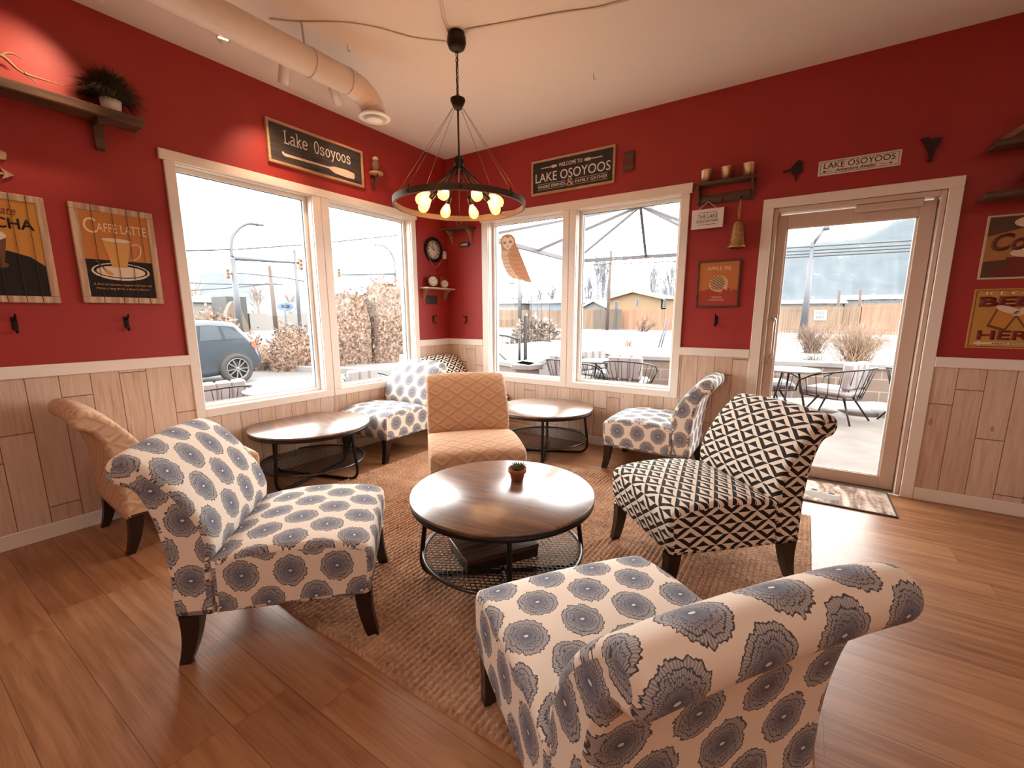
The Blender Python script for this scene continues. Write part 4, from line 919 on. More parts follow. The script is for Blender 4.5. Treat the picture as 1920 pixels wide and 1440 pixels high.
mb = MB().use(CREAMP); mb.prism([(.03, .033), (.065, .048), (.065, .040), (.335, .040), (.335, .048), (.37, .033), (.335, .018), (.335, .026), (.065, .026), (.065, .018)], .0066, .0072); mb.build('double_arrow', None, t); text('lettering', 'NEXT DOOR', (.12, .028, .28, .038), BLACKP, t, .0073)
def mug(mb, ox, oy, a):
    T = lambda l: [(ox+p_[0]*cos(a)-p_[1]*sin(a), oy+p_[0]*sin(a)+p_[1]*cos(a)) for p_ in l]
    mb.use(P('brown_paint')); mb.prism(T([(-.045, -.065), (.045, -.065), (.052, .06), (-.052, .06)]), .0066, .0072); mb.use(P('beer_amber', (.55, .22, .04), .6)); mb.prism(T([(-.036, -.05), (.036, -.05), (.043, .05), (-.043, .05)]), .0072, .0077); mb.use(CREAMP); mb.prism(T(disc(0, .062, .060, .02)), .0077, .0083)
mb = MB(); mug(mb, .145, .185, -.35); mug(mb, .27, .185, .5); mb.build('painted_beer_mugs', None, t)

# lamp bodies added around the out-of-view fill lights
for i, (lx, ly, wh) in enumerate(((2.0, -5.6, 'left'), (5.2, -5.6, 'right'), (5.9, -2.6, 'door'))):
    t = thing('fill_lamp_fixture', {'left': 'round flush ceiling lamp at the back left of the room', 'right': 'round flush ceiling lamp at the back right of the room', 'door': 'round flush ceiling lamp on the ceiling right of the glass door'}[wh], 'ceiling lamp', (lx, ly, 2.99), group='flush ceiling lamps')
    MB().lathe([(0, .0), (.20, .0), (.215, .006), (.215, .022), (0, .022)], 32, cap=False).build('lamp_body', P('track_white'), t)
    MB().lathe([(0, -.004), (.19, -.004), (.19, .001), (0, .001)], 32, cap=False).build('diffuser', emit('fill_lamp_diffuser', (1, .78, .64), 6) if i == 0 else bpy.data.materials['fill_lamp_diffuser'], t)

# ================================================================ OUTSIDE
GZ = -.25
K = .55
def flat(name, cols, sc, rough=.9, label=None):
    m = Mat(name, rough=rough); g = m.noise(m.coord(), sc, 5, .4); m.color(m.ramp(g, cols)).bump(g, .3, .05); return m.m
SNOW = flat('old_snow', [(.35, (.22, .21, .20)), (.6, (.30, .29, .275))], 1.2)
LOT = flat('salted_asphalt', [(.35, (.095, .087, .082)), (.5, (.13, .122, .115)), (.62, (.22, .21, .20))], .35)
CONC = flat('pale_concrete', [(.3, (.14, .115, .10)), (.7, (.20, .17, .15))], 3.)
m = Mat('stone_block', rough=.9); c_ = m.coord(); x, y, z = m.sep(c_); bt = m.t.nodes.new('ShaderNodeTexBrick'); v_ = m.comb(x+y*.9, z+.05, 0.)
m.t.links.new(v_.k, bt.inputs['Vector']); bt.inputs['Scale'].default_value = 1.; bt.inputs['Brick Width'].default_value = .42; bt.inputs['Row Height'].default_value = .19; bt.inputs['Mortar Size'].default_value = .008
bt.inputs['Color1'].default_value = (.12, .085, .065, 1); bt.inputs['Color2'].default_value = (.17, .12, .095, 1); bt.inputs['Mortar'].default_value = (.24, .20, .17, 1)
m.color(m.mix(m.noise(c_, 9, 4)*.5, V(m.t, bt.outputs[0]), (.10, .075, .06))); BLOCK = m.m
def st(mb, name, mat, label=None, cat=None, group=None):
    o = mb.build(name, mat); o['kind'] = 'structure'; return o
struct(MB().box((-700, -120, GZ-.3), (-TW, 700, GZ)), 'ground_lot', LOT)
struct(MB().box((-TW, 9, GZ-.3), (700, 700, GZ)), 'ground_street', LOT)
struct(MB().box((-TW, TW, GZ-.3), (40, 9, -.05)), 'patio_slab', CONC)
# snowy verge and road strips
mb = MB(); mb.box((-60, 30, GZ), (80, 39.9, GZ+.05)); mb.box((-60, 12, GZ), (80, 15, GZ+.05)); tag(mb.build('snow_verge', SNOW), None, None, kind='structure')
# block wall and planter bed
c0 = at(991, 684, z=.56); c1 = at(1051, 661, z=.56); c2 = at(933, 675, z=.56); wy0 = at(1241, 669, z=.56); wy1 = at(1660, 684, z=.56)
def wallseg(a, b, th=.22, zt=.56):
    a, b = Vector((a.x, a.y, 0)), Vector((b.x, b.y, 0)); d = (b-a).normalized(); n_ = Vector((-d.y, d.x, 0)); M = Matrix((d, n_, Vector((0, 0, 1)))).transposed().to_4x4(); M.translation = a; return M, (b-a).length
pw = thing('block_retaining_wall', 'low brown block wall with a snowy cap around the patio outside', 'wall')
for i, (a, b) in enumerate(((c0, c1), (c1, wy0+(wy1-wy0)*1.9), (c2+(c2-c0)*2.5, c0))):
    M_, L_ = wallseg(a, b); MB().box((0, 0, -.2), (L_, .2, .48), M_).build('block_wall', BLOCK, pw); MB().rbox((-.03, -.03, .48), (L_+.03, .26, .56), .01, M_).build('snowy_cap', SNOW, pw)
mb = MB(); a, b = c1, wy0+(wy1-wy0)*1.9
mb.prism([(a.x, a.y+.15), (b.x, b.y+.15), (b.x, 9), (a.x-3, 9), (c2.x-3, c2.y+.6), (c2.x, c2.y+.1), (c0.x-.05, c0.y+.15)], GZ, .46); struct(mb, 'ground_planter', SNOW)
mb = MB(); p = at(1590, 765, z=-.05)
for k in range(26):
    u = k/25; x_ = 3.0+u*3.2; mb.lathe([(.36+.1*sin(k*1.7), -.06), (.30+.06*sin(k*2.1), .03+.05*abs(sin(k*.9))), (.12, .07+.05*abs(sin(k*.9))), (0, .085+.05*abs(sin(k*.9)))], 14, Matrix.Translation((x_, 3.55+.10*sin(k*2.3)+u*.45, -.05)), cap=False)
tag(mb.build('snow_bank', SNOW, smooth=True), 'bank of old snow along the foot of the patio wall outside the door', 'snow', kind='stuff')
# fence: separate board runs with posts
FENCEM = wood('weathered_fence_boards', (.13, .075, .042), (.27, .17, .105), 'z', .05, .8); FENCED = wood('old_dark_fence_boards', (.07, .05, .04), (.15, .115, .09), 'z', .05, .8); FENCEO = wood('new_orange_fence_boards', (.24, .11, .06), (.34, .18, .11), 'z', .05, .8)
def fence(xa, xb, y, zt, mat, label, seed=1):
    t = thing('board_fence', label, 'fence', group=None); rn = random.Random(seed); mb = MB(); x_ = xa
    while x_ < xb: w_ = .19; mb.box((x_, y, GZ), (x_+w_-.025, y+.03, zt+rn.uniform(-.03, .03))); x_ += w_
    mb.build('fence_boards', mat, t); mb = MB(); mb.box((xa, y+.03, zt-.35), (xb, y+.09, zt-.25)); mb.box((xa, y+.03, GZ+.3), (xb, y+.09, GZ+.4)); mb.build('fence_rails', mat, t)
    k = xa
    while k < xb: MB().box((k-.05, y+.09, GZ), (k+.05, y+.19, zt)).build('fence_post', mat, t); k += 2.4
FY = 40; fx = lambda u, v=600: at(u, v, y=FY).x; fz = lambda u, v: at(u, v, y=FY).z
fence(fx(930), fx(1033), FY, fz(990, 581), FENCEM, 'pale tan board fence seen through the window with the owl decal', 1)
fence(fx(1033), fx(1117), FY-.3, fz(1040, 582), FENCEM, 'board fence between the two right-hand window panes outside', 2)
fence(fx(1117), fx(1167), FY-.5, fz(1140, 580), FENCED, 'old grey-brown board fence across the street in front of the yellow house', 3)
fence(fx(1167), fx(1400), FY, fz(1200, 580), FENCEO, 'light orange board fence across the street right of the grey fence', 4)
fence(fx(1400), fx(1612), FY, fz(1500, 576), FENCED if False else FENCEM, 'brown slatted board fence seen through the glass door, left part', 5)
fence(fx(1612), fx(1760), FY, fz(1650, 571), FENCEO, 'newer orange board fence seen through the glass door, right part', 6)
p = at(1538, 591, y=FY-.1); t = thing('fence_notice', 'small white notice fixed on the fence seen through the glass door', 'sign', M=FR(p.x, p.z, FY-.05)); MB().box((-.45, -.42, 0), (.45, .42, .02)).build('notice_board', P('notice_white', (.28, .27, .26), .7), t)
texts('lettering', [('WALL', (-.35, .08, .3, .3)), ('ART', (-.3, -.3, .3, -.05))], P('notice_grey', (.08, .08, .08), .7), t, .02)
# houses
def house(name, label, u0, u1, veave, vpeak, y, wallc, roofc, dep=9, wins=(), gable=True):
    a = at(u0, veave, y=y); b = at(u1, veave, y=y); pk = at((u0+u1)/2, vpeak, y=y); t = thing(name, label, 'house', (a.x, y, GZ)); W = b.x-a.x; hz = a.z-GZ; pz = pk.z-GZ
    if gable:
        MB().prism([(0, 0), (W, 0), (W, hz), (W/2, pz), (0, hz)], 0, -dep, Matrix(((1, 0, 0), (0, 0, -1), (0, 1, 0))).to_4x4()).build('walls', wallc, t)
        mb = MB(); mb.beam((-.6, -.5, hz-.18), (W/2, -.5, pz+.14), .2, .18, (0, 1, 0)); mb.beam((W+.6, -.5, hz-.18), (W/2, -.5, pz+.14), .2, .18, (0, 1, 0))
        for s_ in (0, 1):
            xa = -.6 if s_ == 0 else W+.6; q = [mb.v(xa, -.6, hz-.1), mb.v(W/2, -.6, pz+.2), mb.v(W/2, dep+.5, pz+.2), mb.v(xa, dep+.5, hz-.1)]; mb.face(q)
            q2 = [mb.v(v.co.x, v.co.y, v.co.z+.12) for v in q]; mb.face(q2); [mb.face([q[i], q[(i+1) % 4], q2[(i+1) % 4], q2[i]]) for i in range(4)]
        mb.build('roof', roofc, t)
    else:
        MB().box((0, 0, 0), (W, dep, hz)).build('walls', wallc, t); mb = MB(); mb.prism([(-.5, hz), (dep+.5, hz), (dep*.5, pz)], 0, W+1, Matrix(((0, 0, 1), (1, 0, 0), (0, 1, 0))).to_4x4() @ Matrix.Translation((0, 0, -.5))); mb.build('roof', roofc, t)
    for (uu, vv, w_, h_) in wins:
        p = at(uu, vv, y=y); f = MB().box((p.x-a.x-w_/2, -.05, p.z-GZ-h_/2), (p.x-a.x+w_/2, .05, p.z-GZ+h_/2)).build('window', P('house_white_trim', (.34, .34, .33), .6), t)
        MB().box((p.x-a.x-w_/2+.06, -.08, p.z-GZ-h_/2+.06), (p.x-a.x+w_/2-.06, -.04, p.z-GZ+h_/2-.06)).build('pane', P('house_dark_glass', (.05, .055, .06), .2), f)
    return t
YEL = P('yellow_stucco', (.27, .175, .095), .8); WHT = P('white_siding', (.24, .22, .205), .8); BLU = P('pale_blue_siding', (.17, .20, .235), .8); SR = P('snowy_roof', (.40, .40, .41), .8); TR = P('tan_roof', (.26, .17, .12), .8)
house('yellow_house', 'yellow stucco house with a low gable roof behind the street fence', 1140, 1240, 560, 549, 50, YEL, P('cream_roof', (.33, .27, .21), .8), 12, ((1156, 573, .55, 1.1), (1195, 567, .35, .95)))
house('yellow_house_wing', 'yellow side wing at the right of the yellow house', 1250, 1268, 561, 556, 50, YEL, P('cream_roof'), 10, ((1247, 569, .5, 1.),), False)
house('white_house', 'long white house with a tan roof behind the fence, left in the owl decal window', 915, 976, 570, 561, 62, WHT, TR, 10, ((942, 575, .4, .4), (952, 574, .4, .45), (965, 574, .4, .45)), False)
house('blue_house', 'pale blue house behind the iron gate hoops', 993, 1075, 569, 560, 62, BLU, SR, 10, ((1001, 572, .4, .6), (1012, 572, .7, .6), (1043, 571, .4, .5)), False)
house('white_shed', 'small white shed behind the fence beside the street pole', 1095, 1135, 576, 566, 58, WHT, SR, 8, ((1104, 572, .6, .5),))
house('long_building', 'long low pale building behind the fence seen through the glass door', 1440, 1580, 570, 560, 60, WHT, SR, 10, ((1530, 572, .8, .4), (1560, 571, .8, .4)), False)
house('white_row_house', 'white house with a snowy roof at the right of the door view', 1585, 1740, 562, 550, 66, WHT, SR, 10, ((1625, 566, .5, .5), (1642, 566, .6, .5), (1670, 565, .6, .5), (1684, 565, .5, .5)), False)
# mountains, aerial haze mixed into the slope colours
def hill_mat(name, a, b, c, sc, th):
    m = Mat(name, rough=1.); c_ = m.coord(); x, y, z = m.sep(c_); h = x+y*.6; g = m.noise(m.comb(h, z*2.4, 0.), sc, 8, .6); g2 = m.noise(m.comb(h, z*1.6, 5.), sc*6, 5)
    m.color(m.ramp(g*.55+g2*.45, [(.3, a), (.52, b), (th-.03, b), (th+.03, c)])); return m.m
def ridge(label, pts, vb, mk, D, mat, rows=26, cols=110, seed=0, amp=1.):
    us = [p_[0] for p_ in pts]; vsd = [p_[1] for p_ in pts]; mb = MB(); G_ = []
    for j in range(rows+3):
        rowv = []
        for i in range(cols+1):
            u = us[0]+(us[-1]-us[0])*i/cols; vt = float(np.interp(u, us, vsd)); q = min(j, rows)/rows
            vt += 3.5*amp*(noise.noise(Vector((u*.06, seed, 0)))) + 1.8*amp*noise.noise(Vector((u*.25, seed+4, 0)))
            dd = D*(1+.55*q) if j <= rows else D*(1.55+.2*(j-rows)); prof = q**1.15
            p = mk(u, vb+(vt-vb)*prof, dd)
            s_ = abs(D)*.02*sin(pi*q)*noise.noise(Vector((u*.045, q*4, seed)))*amp*.7
            if j > rows: p = mk(u, vt, D*1.55)+Vector((0, 0, 0)); p.z *= (1-.4*(j-rows)); (setattr(p, 'y', p.y*(1+.1*(j-rows))) if mk is MY else setattr(p, 'x', p.x*(1+.1*(j-rows))))
            else: p.z += s_
            rowv.append(mb.v(*p))
        G_.append(rowv)
    for a, b in zip(G_, G_[1:]):
        for i in range(cols): mb.face([a[i], a[i+1], b[i+1], b[i]], smooth=True)
    o = mb.build('mountain_ridge', mat); return tag(o, label, 'mountain')
MY = lambda u, v, d: at(u, v, y=d)
MX = lambda u, v, d: at(u, v, x=-d)
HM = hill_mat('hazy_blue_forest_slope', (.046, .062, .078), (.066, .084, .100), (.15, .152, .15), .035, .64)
ridge('big hazy blue mountain slope seen through the glass door', [(1380, 468), (1440, 464), (1500, 460), (1560, 452), (1610, 448), (1640, 436), (1680, 415), (1720, 398), (1760, 385), (1900, 350)], 600, MY, 500, HM, seed=2)
ridge('small distant blue hills behind the yellow house', [(1080, 560), (1120, 552), (1150, 541), (1175, 548), (1200, 556), (1225, 545), (1245, 538), (1280, 545), (1320, 552)], 600, MY, 700, HM, 12, 60, 5, .5)
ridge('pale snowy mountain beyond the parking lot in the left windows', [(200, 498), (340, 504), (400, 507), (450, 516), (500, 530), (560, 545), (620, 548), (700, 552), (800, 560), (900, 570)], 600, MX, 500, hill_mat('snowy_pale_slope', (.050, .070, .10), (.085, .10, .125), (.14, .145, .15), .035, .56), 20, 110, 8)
# poles, lamps, wires
POLE = P('galvanized_pole', (.12, .125, .14), .5, .3); WPOLE = P('wooden_pole', (.10, .065, .05), .8); WIREM = P('dark_wire', (.05, .05, .055), .6)
XL = lambda u, v: at(u, v, x=-26); XM = lambda u, v: at(u, v, x=-34); YD = lambda u, v: at(u, v, y=30)
def poly_tube(name, label, cat, pts, r, mat, group=None): return tag(MB().tube(pts, r, 8).build(name, mat), label, cat, group)
t = thing('street_light_pole', 'tall grey traffic pole with a curved lamp arm in the large left window', 'street light', XL(449, 600)); o_ = t.location.copy()
def rel(l): return [Vector(p)-o_ for p in l]
def gnd(p): return Vector((p.x, p.y, GZ))
MB().tube(rel([gnd(XL(449, 612)), XL(436, 484)]), [.20, .15], 10).build('pole', POLE, t); MB().tube(rel(smoothpts([XL(435, 482), XL(433, 462), XL(437, 442), XL(450, 426), XL(465, 419), XL(478, 420), XL(484, 422)], 4)), .10, 8).build('lamp_arm', POLE, t)
MB().tube(rel([XL(480, 421), XL(493, 422)]), .16, 8, flat=(1, .5)).build('lamp_head', POLE, t); MB().tube(rel([XL(437, 484), XL(560, 493)]), [.14, .07], 8).build('mast_arm', POLE, t); MB().tube(rel([XL(440, 513), XL(424, 513)]), .05, 8).build('signal_bracket', POLE, t)
SIG = P('signal_yellow', (.42, .16, .08), .5)
def signal(fn, u, v, label, h=14, w_=5):
    a, b = fn(u-w_/2, v-h/2), fn(u+w_/2, v+h/2); c_ = (a+b)/2; t = thing('traffic_signal', label, 'traffic light', c_, group=None); hh = abs(a.z-b.z)/2; ww = abs(a.y-b.y)/2
    MB().rbox((-.12, -ww, -hh), (.12, ww, hh), .02).build('signal_housing', SIG, t)
    for k in (-1, 0, 1): MB().lathe([(0, 0), (ww*.55, 0), (ww*.55, .04), (0, .04)], 14, Matrix.Translation((.12, 0, k*hh*.62)) @ Matrix.Rotation(R(90), 4, 'Y'), cap=False).build('signal_lens', P('signal_lens', (.03, .03, .03), .3), t)
signal(XL, 426, 513, 'orange traffic signal left of the curved lamp pole', 19, 9); signal(XL, 563, 496, 'orange traffic signal at the end of the mast arm', 24, 9); signal(XL, 634, 511, 'orange traffic signal in the narrower left window', 17, 8)
t = thing('utility_pole', 'thin grey steel pole behind the traffic signal in the large left window', 'utility pole', XL(556, 600)); o_ = t.location.copy(); MB().tube(rel([gnd(XL(562, 612)), XL(552, 469)]), [.13, .10], 8).build('pole', POLE, t); MB().tube(rel([XL(549, 471), XL(556, 471)]), .04, 6).build('cross_arm', POLE, t)
t = thing('utility_pole', 'leaning brown wooden pole above the oval sign', 'utility pole', XM(517, 600)); o_ = t.location.copy(); MB().tube(rel([gnd(XM(517, 608)), XM(505, 498)]), [.2, .14], 8).build('pole', WPOLE, t); MB().tube(rel([XM(497, 532), XM(530, 534)]), .06, 6).build('cross_arm', WPOLE, t)
t = thing('street_light_pole', 'grey street light with a curved arm at the right of the narrower left window', 'street light', XL(742, 600)); o_ = t.location.copy(); MB().tube(rel([gnd(XL(745, 612)), XL(741, 512)]), [.14, .11], 8).build('pole', POLE, t)
MB().tube(rel(smoothpts([XL(741, 512), XL(740, 492), XL(733, 474), XL(722, 463), XL(712, 459), XL(702, 459)], 4)), .06, 8).build('lamp_arm', POLE, t); MB().tube(rel([XL(740, 513), XL(652, 515), XL(632, 515)]), [.11, .08, .05], 8).build('mast_arm', POLE, t)
t = thing('utility_pole', 'brown wooden pole in front of the fence in the wider right-hand window', 'utility pole', at(1140, 614, y=38)); o_ = t.location.copy(); YP = lambda u, v: at(u, v, y=38); MB().tube(rel([gnd(YP(1138, 616)), YP(1146, 470)]), [.17, .14], 8).build('pole', WPOLE, t)
t = thing('utility_pole', 'grey steel pole behind the owl decal', 'utility pole', at(974, 600, y=38)); o_ = t.location.copy(); MB().tube(rel([gnd(YP(974, 612)), YP(974, 500)]), .2, 8).build('pole', POLE, t)
t = thing('street_light_pole', 'tall grey street light seen through the glass door', 'street light', YD(1508, 612)); o_ = t.location.copy(); MB().tube(rel([gnd(YD(1506, 618)), YD(1514, 550), YD(1523, 462)]), [.26, .17, .13], 10).build('pole', POLE, t)
MB().rbox(*[tuple(q) for q in (YD(1519, 464)-o_-Vector((0, .15, 0)), YD(1527, 453)-o_+Vector((0, .15, 0)))], .02).build('lamp_bracket', POLE, t); MB().tube(rel([YD(1524, 458), YD(1546, 427)]), .10, 8).build('lamp_arm', POLE, t); MB().tube(rel([YD(1545, 428), YD(1556, 426)]), .16, 8).build('lamp_head', POLE, t)
for u, vt, lb in ((1574, 545, 'short dark pole behind the fence in the door view, left'), (1614, 543, 'short dark pole behind the fence in the door view, right')):
    q = lambda uu, v: at(uu, v, y=58); poly_tube('utility_pole', lb, 'utility pole', [gnd(q(u-2, 585)), q(u, vt)], .14, WPOLE)
def wire(label, fn, pxs, r=.02, group='overhead power lines'): poly_tube('power_line', label, 'power line', smoothpts([fn(*q) for q in pxs], 4), r*1.6, WIREM, group)
wire('upper power line crossing the sky in the large left window', XL, [(300, 427), (340, 422), (565, 394), (760, 372)], .012)
wire('second faint power line in the large left window', XL, [(300, 453), (345, 448), (565, 423), (760, 402)], .012)
wire('thick power line crossing both left windows at mid height', XL, [(300, 471), (345, 470), (450, 467), (565, 459), (613, 455), (745, 441), (800, 436)], .03)
wire('power line sagging right from the lamp pole', XL, [(436, 512), (470, 514), (540, 522), (572, 528)], .028)
wire('low power line across the mountain in the large left window', XM, [(330, 527), (390, 532), (500, 533), (590, 531), (760, 517)], .022)
wire('low power line rising right in the large left window', XM, [(330, 545), (400, 542), (500, 533), (620, 520)], .022)
for k, (a, b) in enumerate((((1440, 468), (1740, 448))), 0): pass
for lb, a, b in (('top power line in the glass door view', (1440, 467), (1740, 449)), ('second power line in the glass door view', (1440, 474), (1740, 457)), ('third power line in the glass door view', (1440, 480), (1740, 463)), ('lowest power line in the glass door view', (1440, 485), (1740, 469))):
    wire(lb, YD, [a, b], .028)
for lb, a, b in (('upper power line behind the owl decal', (920, 506), (1070, 490)), ('middle power line behind the owl decal', (920, 512), (1070, 496)), ('lower power line behind the owl decal', (920, 519), (1070, 503)), ('power line in the wider right-hand window', (1085, 497), (1290, 489))):
    wire(lb, YD, [a, b], .02)
# low buildings across the parking lot
def block(name, label, cat, fn, u0, v0, u1, v1, dep, mat, roof=None):
    a, b = fn(u0, v1), fn(u1, v0); t = thing(name, label, cat, (a.x, a.y, GZ)); W = b.y-a.y; h = b.z-GZ
    if roof: MB().box((-dep, 0, 0), (0, W, h*.8)).build('walls', mat, t); MB().prism([(-.4, h*.8), (W/2, h), (W+.4, h*.8)], .4, -dep, Matrix(((0, 0, 1), (1, 0, 0), (0, 1, 0))).to_4x4()).build('roof', roof, t)
    else: MB().box((-dep, 0, 0), (0, W, h)).build('walls', mat, t)
    return t
XB = lambda u, v: at(u, v, x=-48); XC = lambda u, v: at(u, v, x=-42)
b = block('pale_motel', 'long pale building with a row of small windows left of the curved lamp pole', 'building', XB, 330, 556, 440, 600, 8, WHT, SR)
block('dark_slat_building', 'dark slatted upper storey behind the lamp pole', 'building', XC, 428, 557, 461, 598, 3, P('dark_slats', (.05, .045, .045), .7))
block('white_shop', 'low white building with boarded windows behind the oval sign', 'building', XC, 470, 588, 600, 610, 5, WHT)
def arch():
    a, b, tp = XC(392, 604), XC(441, 604), XC(415, 566); pts = []; W = b.y-a.y; h = tp.z-GZ
    for i in range(17): s_ = i/16; pts.append((W*s_, h*(1-abs(2*s_-1)**1.9)))
    t = thing('arched_canopy', 'brown pointed arch canopy across the parking lot', 'canopy', (a.x+2, a.y, GZ)); MB().prism(pts, 0, .6, Matrix(((0, 0, 1), (1, 0, 0), (0, 1, 0))).to_4x4()).build('arch_panel', P('brown_shingle', (.15, .105, .075), .8), t)
arch()
a, b = XM(516, 583), XM(550, 567); t = thing('roadside_sign', 'white roadside sign with a blue oval logo across the parking lot', 'sign', M=Matrix.Translation((a.x, a.y, a.z)) @ Matrix(((0, 0, 1), (1, 0, 0), (0, 1, 0))).to_4x4()); W, h = b.y-a.y, b.z-a.z
MB().box((0, 0, 0), (W, h, .15)).build('sign_panel', P('sign_panel_white', (.26, .26, .26), .6), t); MB().prism(disc(W/2, h/2, W*.42, h*.43), .15, .18).build('blue_oval', P('sign_blue', (.07, .14, .26), .5), t); text('lettering', 'SCB', (W*.26, h*.32, W*.74, h*.72), P('sign_dark_letters', (.01, .01, .015), .5), t, .181, bold=.08)
MB().box((W*.45, -(a.z-GZ), .04), (W*.52, 0, .12)).build('post', POLE, t)
# car
t = thing('parked_car', 'dark blue hatchback parked outside the large left window, its rear wheel showing', 'car', (-8, 0, GZ), R(90)); CX_ = lambda u, v: (lambda p: Vector((p.y, p.z-GZ)))(at(u, v, x=-8))
rear = [CX_(*q) for q in ((436, 690), (449, 686), (457, 676), (457, 663), (452, 655), (448, 644), (441, 637), (430, 627), (418, 616), (411, 609), (404, 604.5), (385, 602), (355, 600.5))]
fr_ = v2([(-2.2, 1.36), (-2.9, .98), (-3.9, .86), (-4.1, .6), (-4.1, .3), (-3.9, .2), (.2, .2)])
CARP = P('dark_blue_car_paint', (.05, .065, .085), .25, .4, Coat_Weight=.6); CARG = P('car_glass', (.10, .12, .14), .1)
profile_part([p for p in rear+fr_], 1.8, .10, CARP, 'body', t, nr=3, ny=2)
def carpan(name, pxs, mat, th=.012, par=None):
    pts = [CX_(*q) for q in pxs]; mb = MB(); mb.prism([(p.x, p.y) for p in pts], .90, .90+th, Matrix(((1, 0, 0), (0, 0, -1), (0, 1, 0))).to_4x4()); return mb.build(name, mat, t)
carpan('side_window', [(340, 611), (372, 610), (395, 614), (412, 623), (421, 632), (395, 633), (372, 635), (340, 637)], CARG); carpan('window_pillar', [(374, 611), (378, 611), (388, 634), (383, 634)], CARP, .02)
carpan('tail_light', [(436, 637), (443, 640), (447, 650), (441, 651), (435, 646)], P('tail_light_red', (.36, .10, .055), .3), .02)
carpan('wheel_arch', [(374, 690), (376, 672), (388, 657), (405, 651), (424, 656), (436, 668), (440, 688)], P('wheel_arch_black', (.03, .03, .032), .7), .006)
for k, yc in enumerate((at(408.5, 684, x=-8).y, at(408.5, 684, x=-8).y-2.75)):
    M_ = Matrix.Translation((yc, -.80, .345)) @ Matrix.Rotation(R(90), 4, 'X'); wf = MB().lathe([(.20, -.02), (.30, -.02), (.335, .01), (.34, .08), (.335, .16), (.30, .185), (.235, .175), (.225, .14)], 36, M_, cap=False).build('tyre', P('rubber_tyre', (.045, .042, .042), .8), t)
    mb = MB(); mb.lathe([(.235, .174), (.228, .182), (.215, .17), (.21, .12)], 36, M_, cap=False); mb.lathe([(0, .165), (.04, .165), (.045, .15), (.0, .15)], 16, M_, cap=False)
    for j in range(10): a_ = j*pi/5+(.13 if j % 2 else -.0); mb.beam(M_ @ Vector((.03*cos(a_), .03*sin(a_), .155)), M_ @ Vector((.22*cos(a_), .22*sin(a_), .165)), .026, .02, (0, 1, 0))
    mb.build('wheel_rim', P('alloy_rim', (.30, .29, .28), .3, .6), wf); MB().lathe([(0, .10), (.215, .10), (.215, .12), (0, .12)], 24, M_, cap=False).build('brake_disc', P('wheel_arch_black'), wf)
# kerbs
for lb, a, b in (('long pale kerb in front of the brown bushes in the left windows', at(470, 688, z=-.2), at(790, 700, z=-.2)), ('snow streak on the parking lot beside the car wheel', at(420, 705, z=GZ), at(500, 690, z=GZ))):
    if 'kerb' in lb: tag(MB().beam(a, b, .25, .14).build('concrete_kerb', SNOW), lb, 'kerb')
# vegetation
K = .8
m = Mat('dense_twigs', rough=.95); g = m.noise(m.coord(), 11, 5, .8); m.color(m.ramp(g, [(.36, (.05, .030, .022)), (.5, (.17, .10, .068)), (.64, (.30, .20, .145))])).bump(g, 1., .1); FCORE = m.m
def foliage(name, label, cat, c, rx, ry, h, n_, leaf, cols, stems=8, seed=1, up=.3, group=None, pw=2):
    rn = random.Random(seed); t = thing(name, label, cat, c, group=group); mb = MB(); ms = [P('leaf_'+str(i)+'_'+str(cols[i]), cols[i], .9) for i in range(len(cols))]
    ms = [P('%s_%d' % (name, abs(hash(q)) % 9999), q, .9) for q in cols]
    for k in range(n_):
        while 1:
            v_ = Vector((rn.uniform(-1, 1), rn.uniform(-1, 1), rn.uniform(0, 1)))
            if abs(v_.x)**pw+abs(v_.y)**pw+abs(v_.z*.95)**pw < 1: break
        v_ = v_*(.75+.25*rn.random()); p = Vector((v_.x*rx, v_.y*ry, v_.z*h*(1+.25*noise.noise(Vector((v_.x*3, v_.y*3, seed)))))); mb.use(rn.choice(ms))
        d = (Vector((v_.x, v_.y, v_.z*.6+up))+Vector((rn.gauss(0, .5), rn.gauss(0, .5), rn.gauss(0, .5)))).normalized(); s_ = d.cross(Vector((rn.gauss(0, 1), rn.gauss(0, 1), rn.gauss(0, 1)))).normalized(); L_ = leaf*rn.uniform(.6, 1.4)
        q = [mb.v(*(p-s_*L_*.18)), mb.v(*(p+d*L_*.5-s_*L_*.25)), mb.v(*(p+d*L_)), mb.v(*(p+d*L_*.5+s_*L_*.25))]; mb.face(q)
    mb.use(FCORE); G_ = []
    for j in range(9):
        el = pi/2*j/8; row = []
        for i in range(18):
            a = 2*pi*i/18; sp_ = lambda c_: abs(c_)**(2/pw)*(1 if c_ > 0 else -1); f_ = (.80 if pw < 3 else .93)*(1+.14*noise.noise(Vector((cos(a)*2, sin(a)*2, seed+el*2))))
            row.append(mb.v(sp_(cos(a))*sp_(cos(el))*rx*f_, sp_(sin(a))*sp_(cos(el))*ry*f_, sp_(sin(el))*h*f_ if j else 0.))
        G_.append(row)
    for a, b in zip(G_, G_[1:]):
        for i in range(18): j = (i+1) % 18; mb.face([a[i], a[j], b[j], b[i]])
    mb.face(G_[-1]); mb.build('foliage', None, t); mb = MB()
    for k in range(stems):
        a = 2*pi*k/stems+rn.random(); mb.tube([(0, 0, 0), (rx*.25*cos(a), ry*.25*sin(a), h*.45), (rx*.6*cos(a), ry*.6*sin(a), h*.9)], [.03, .02, .006], 5)
    mb.build('stems', WPOLE, t); return t
BR = [(.15, .085, .055), (.22, .125, .085), (.29, .185, .13), (.10, .058, .042)]
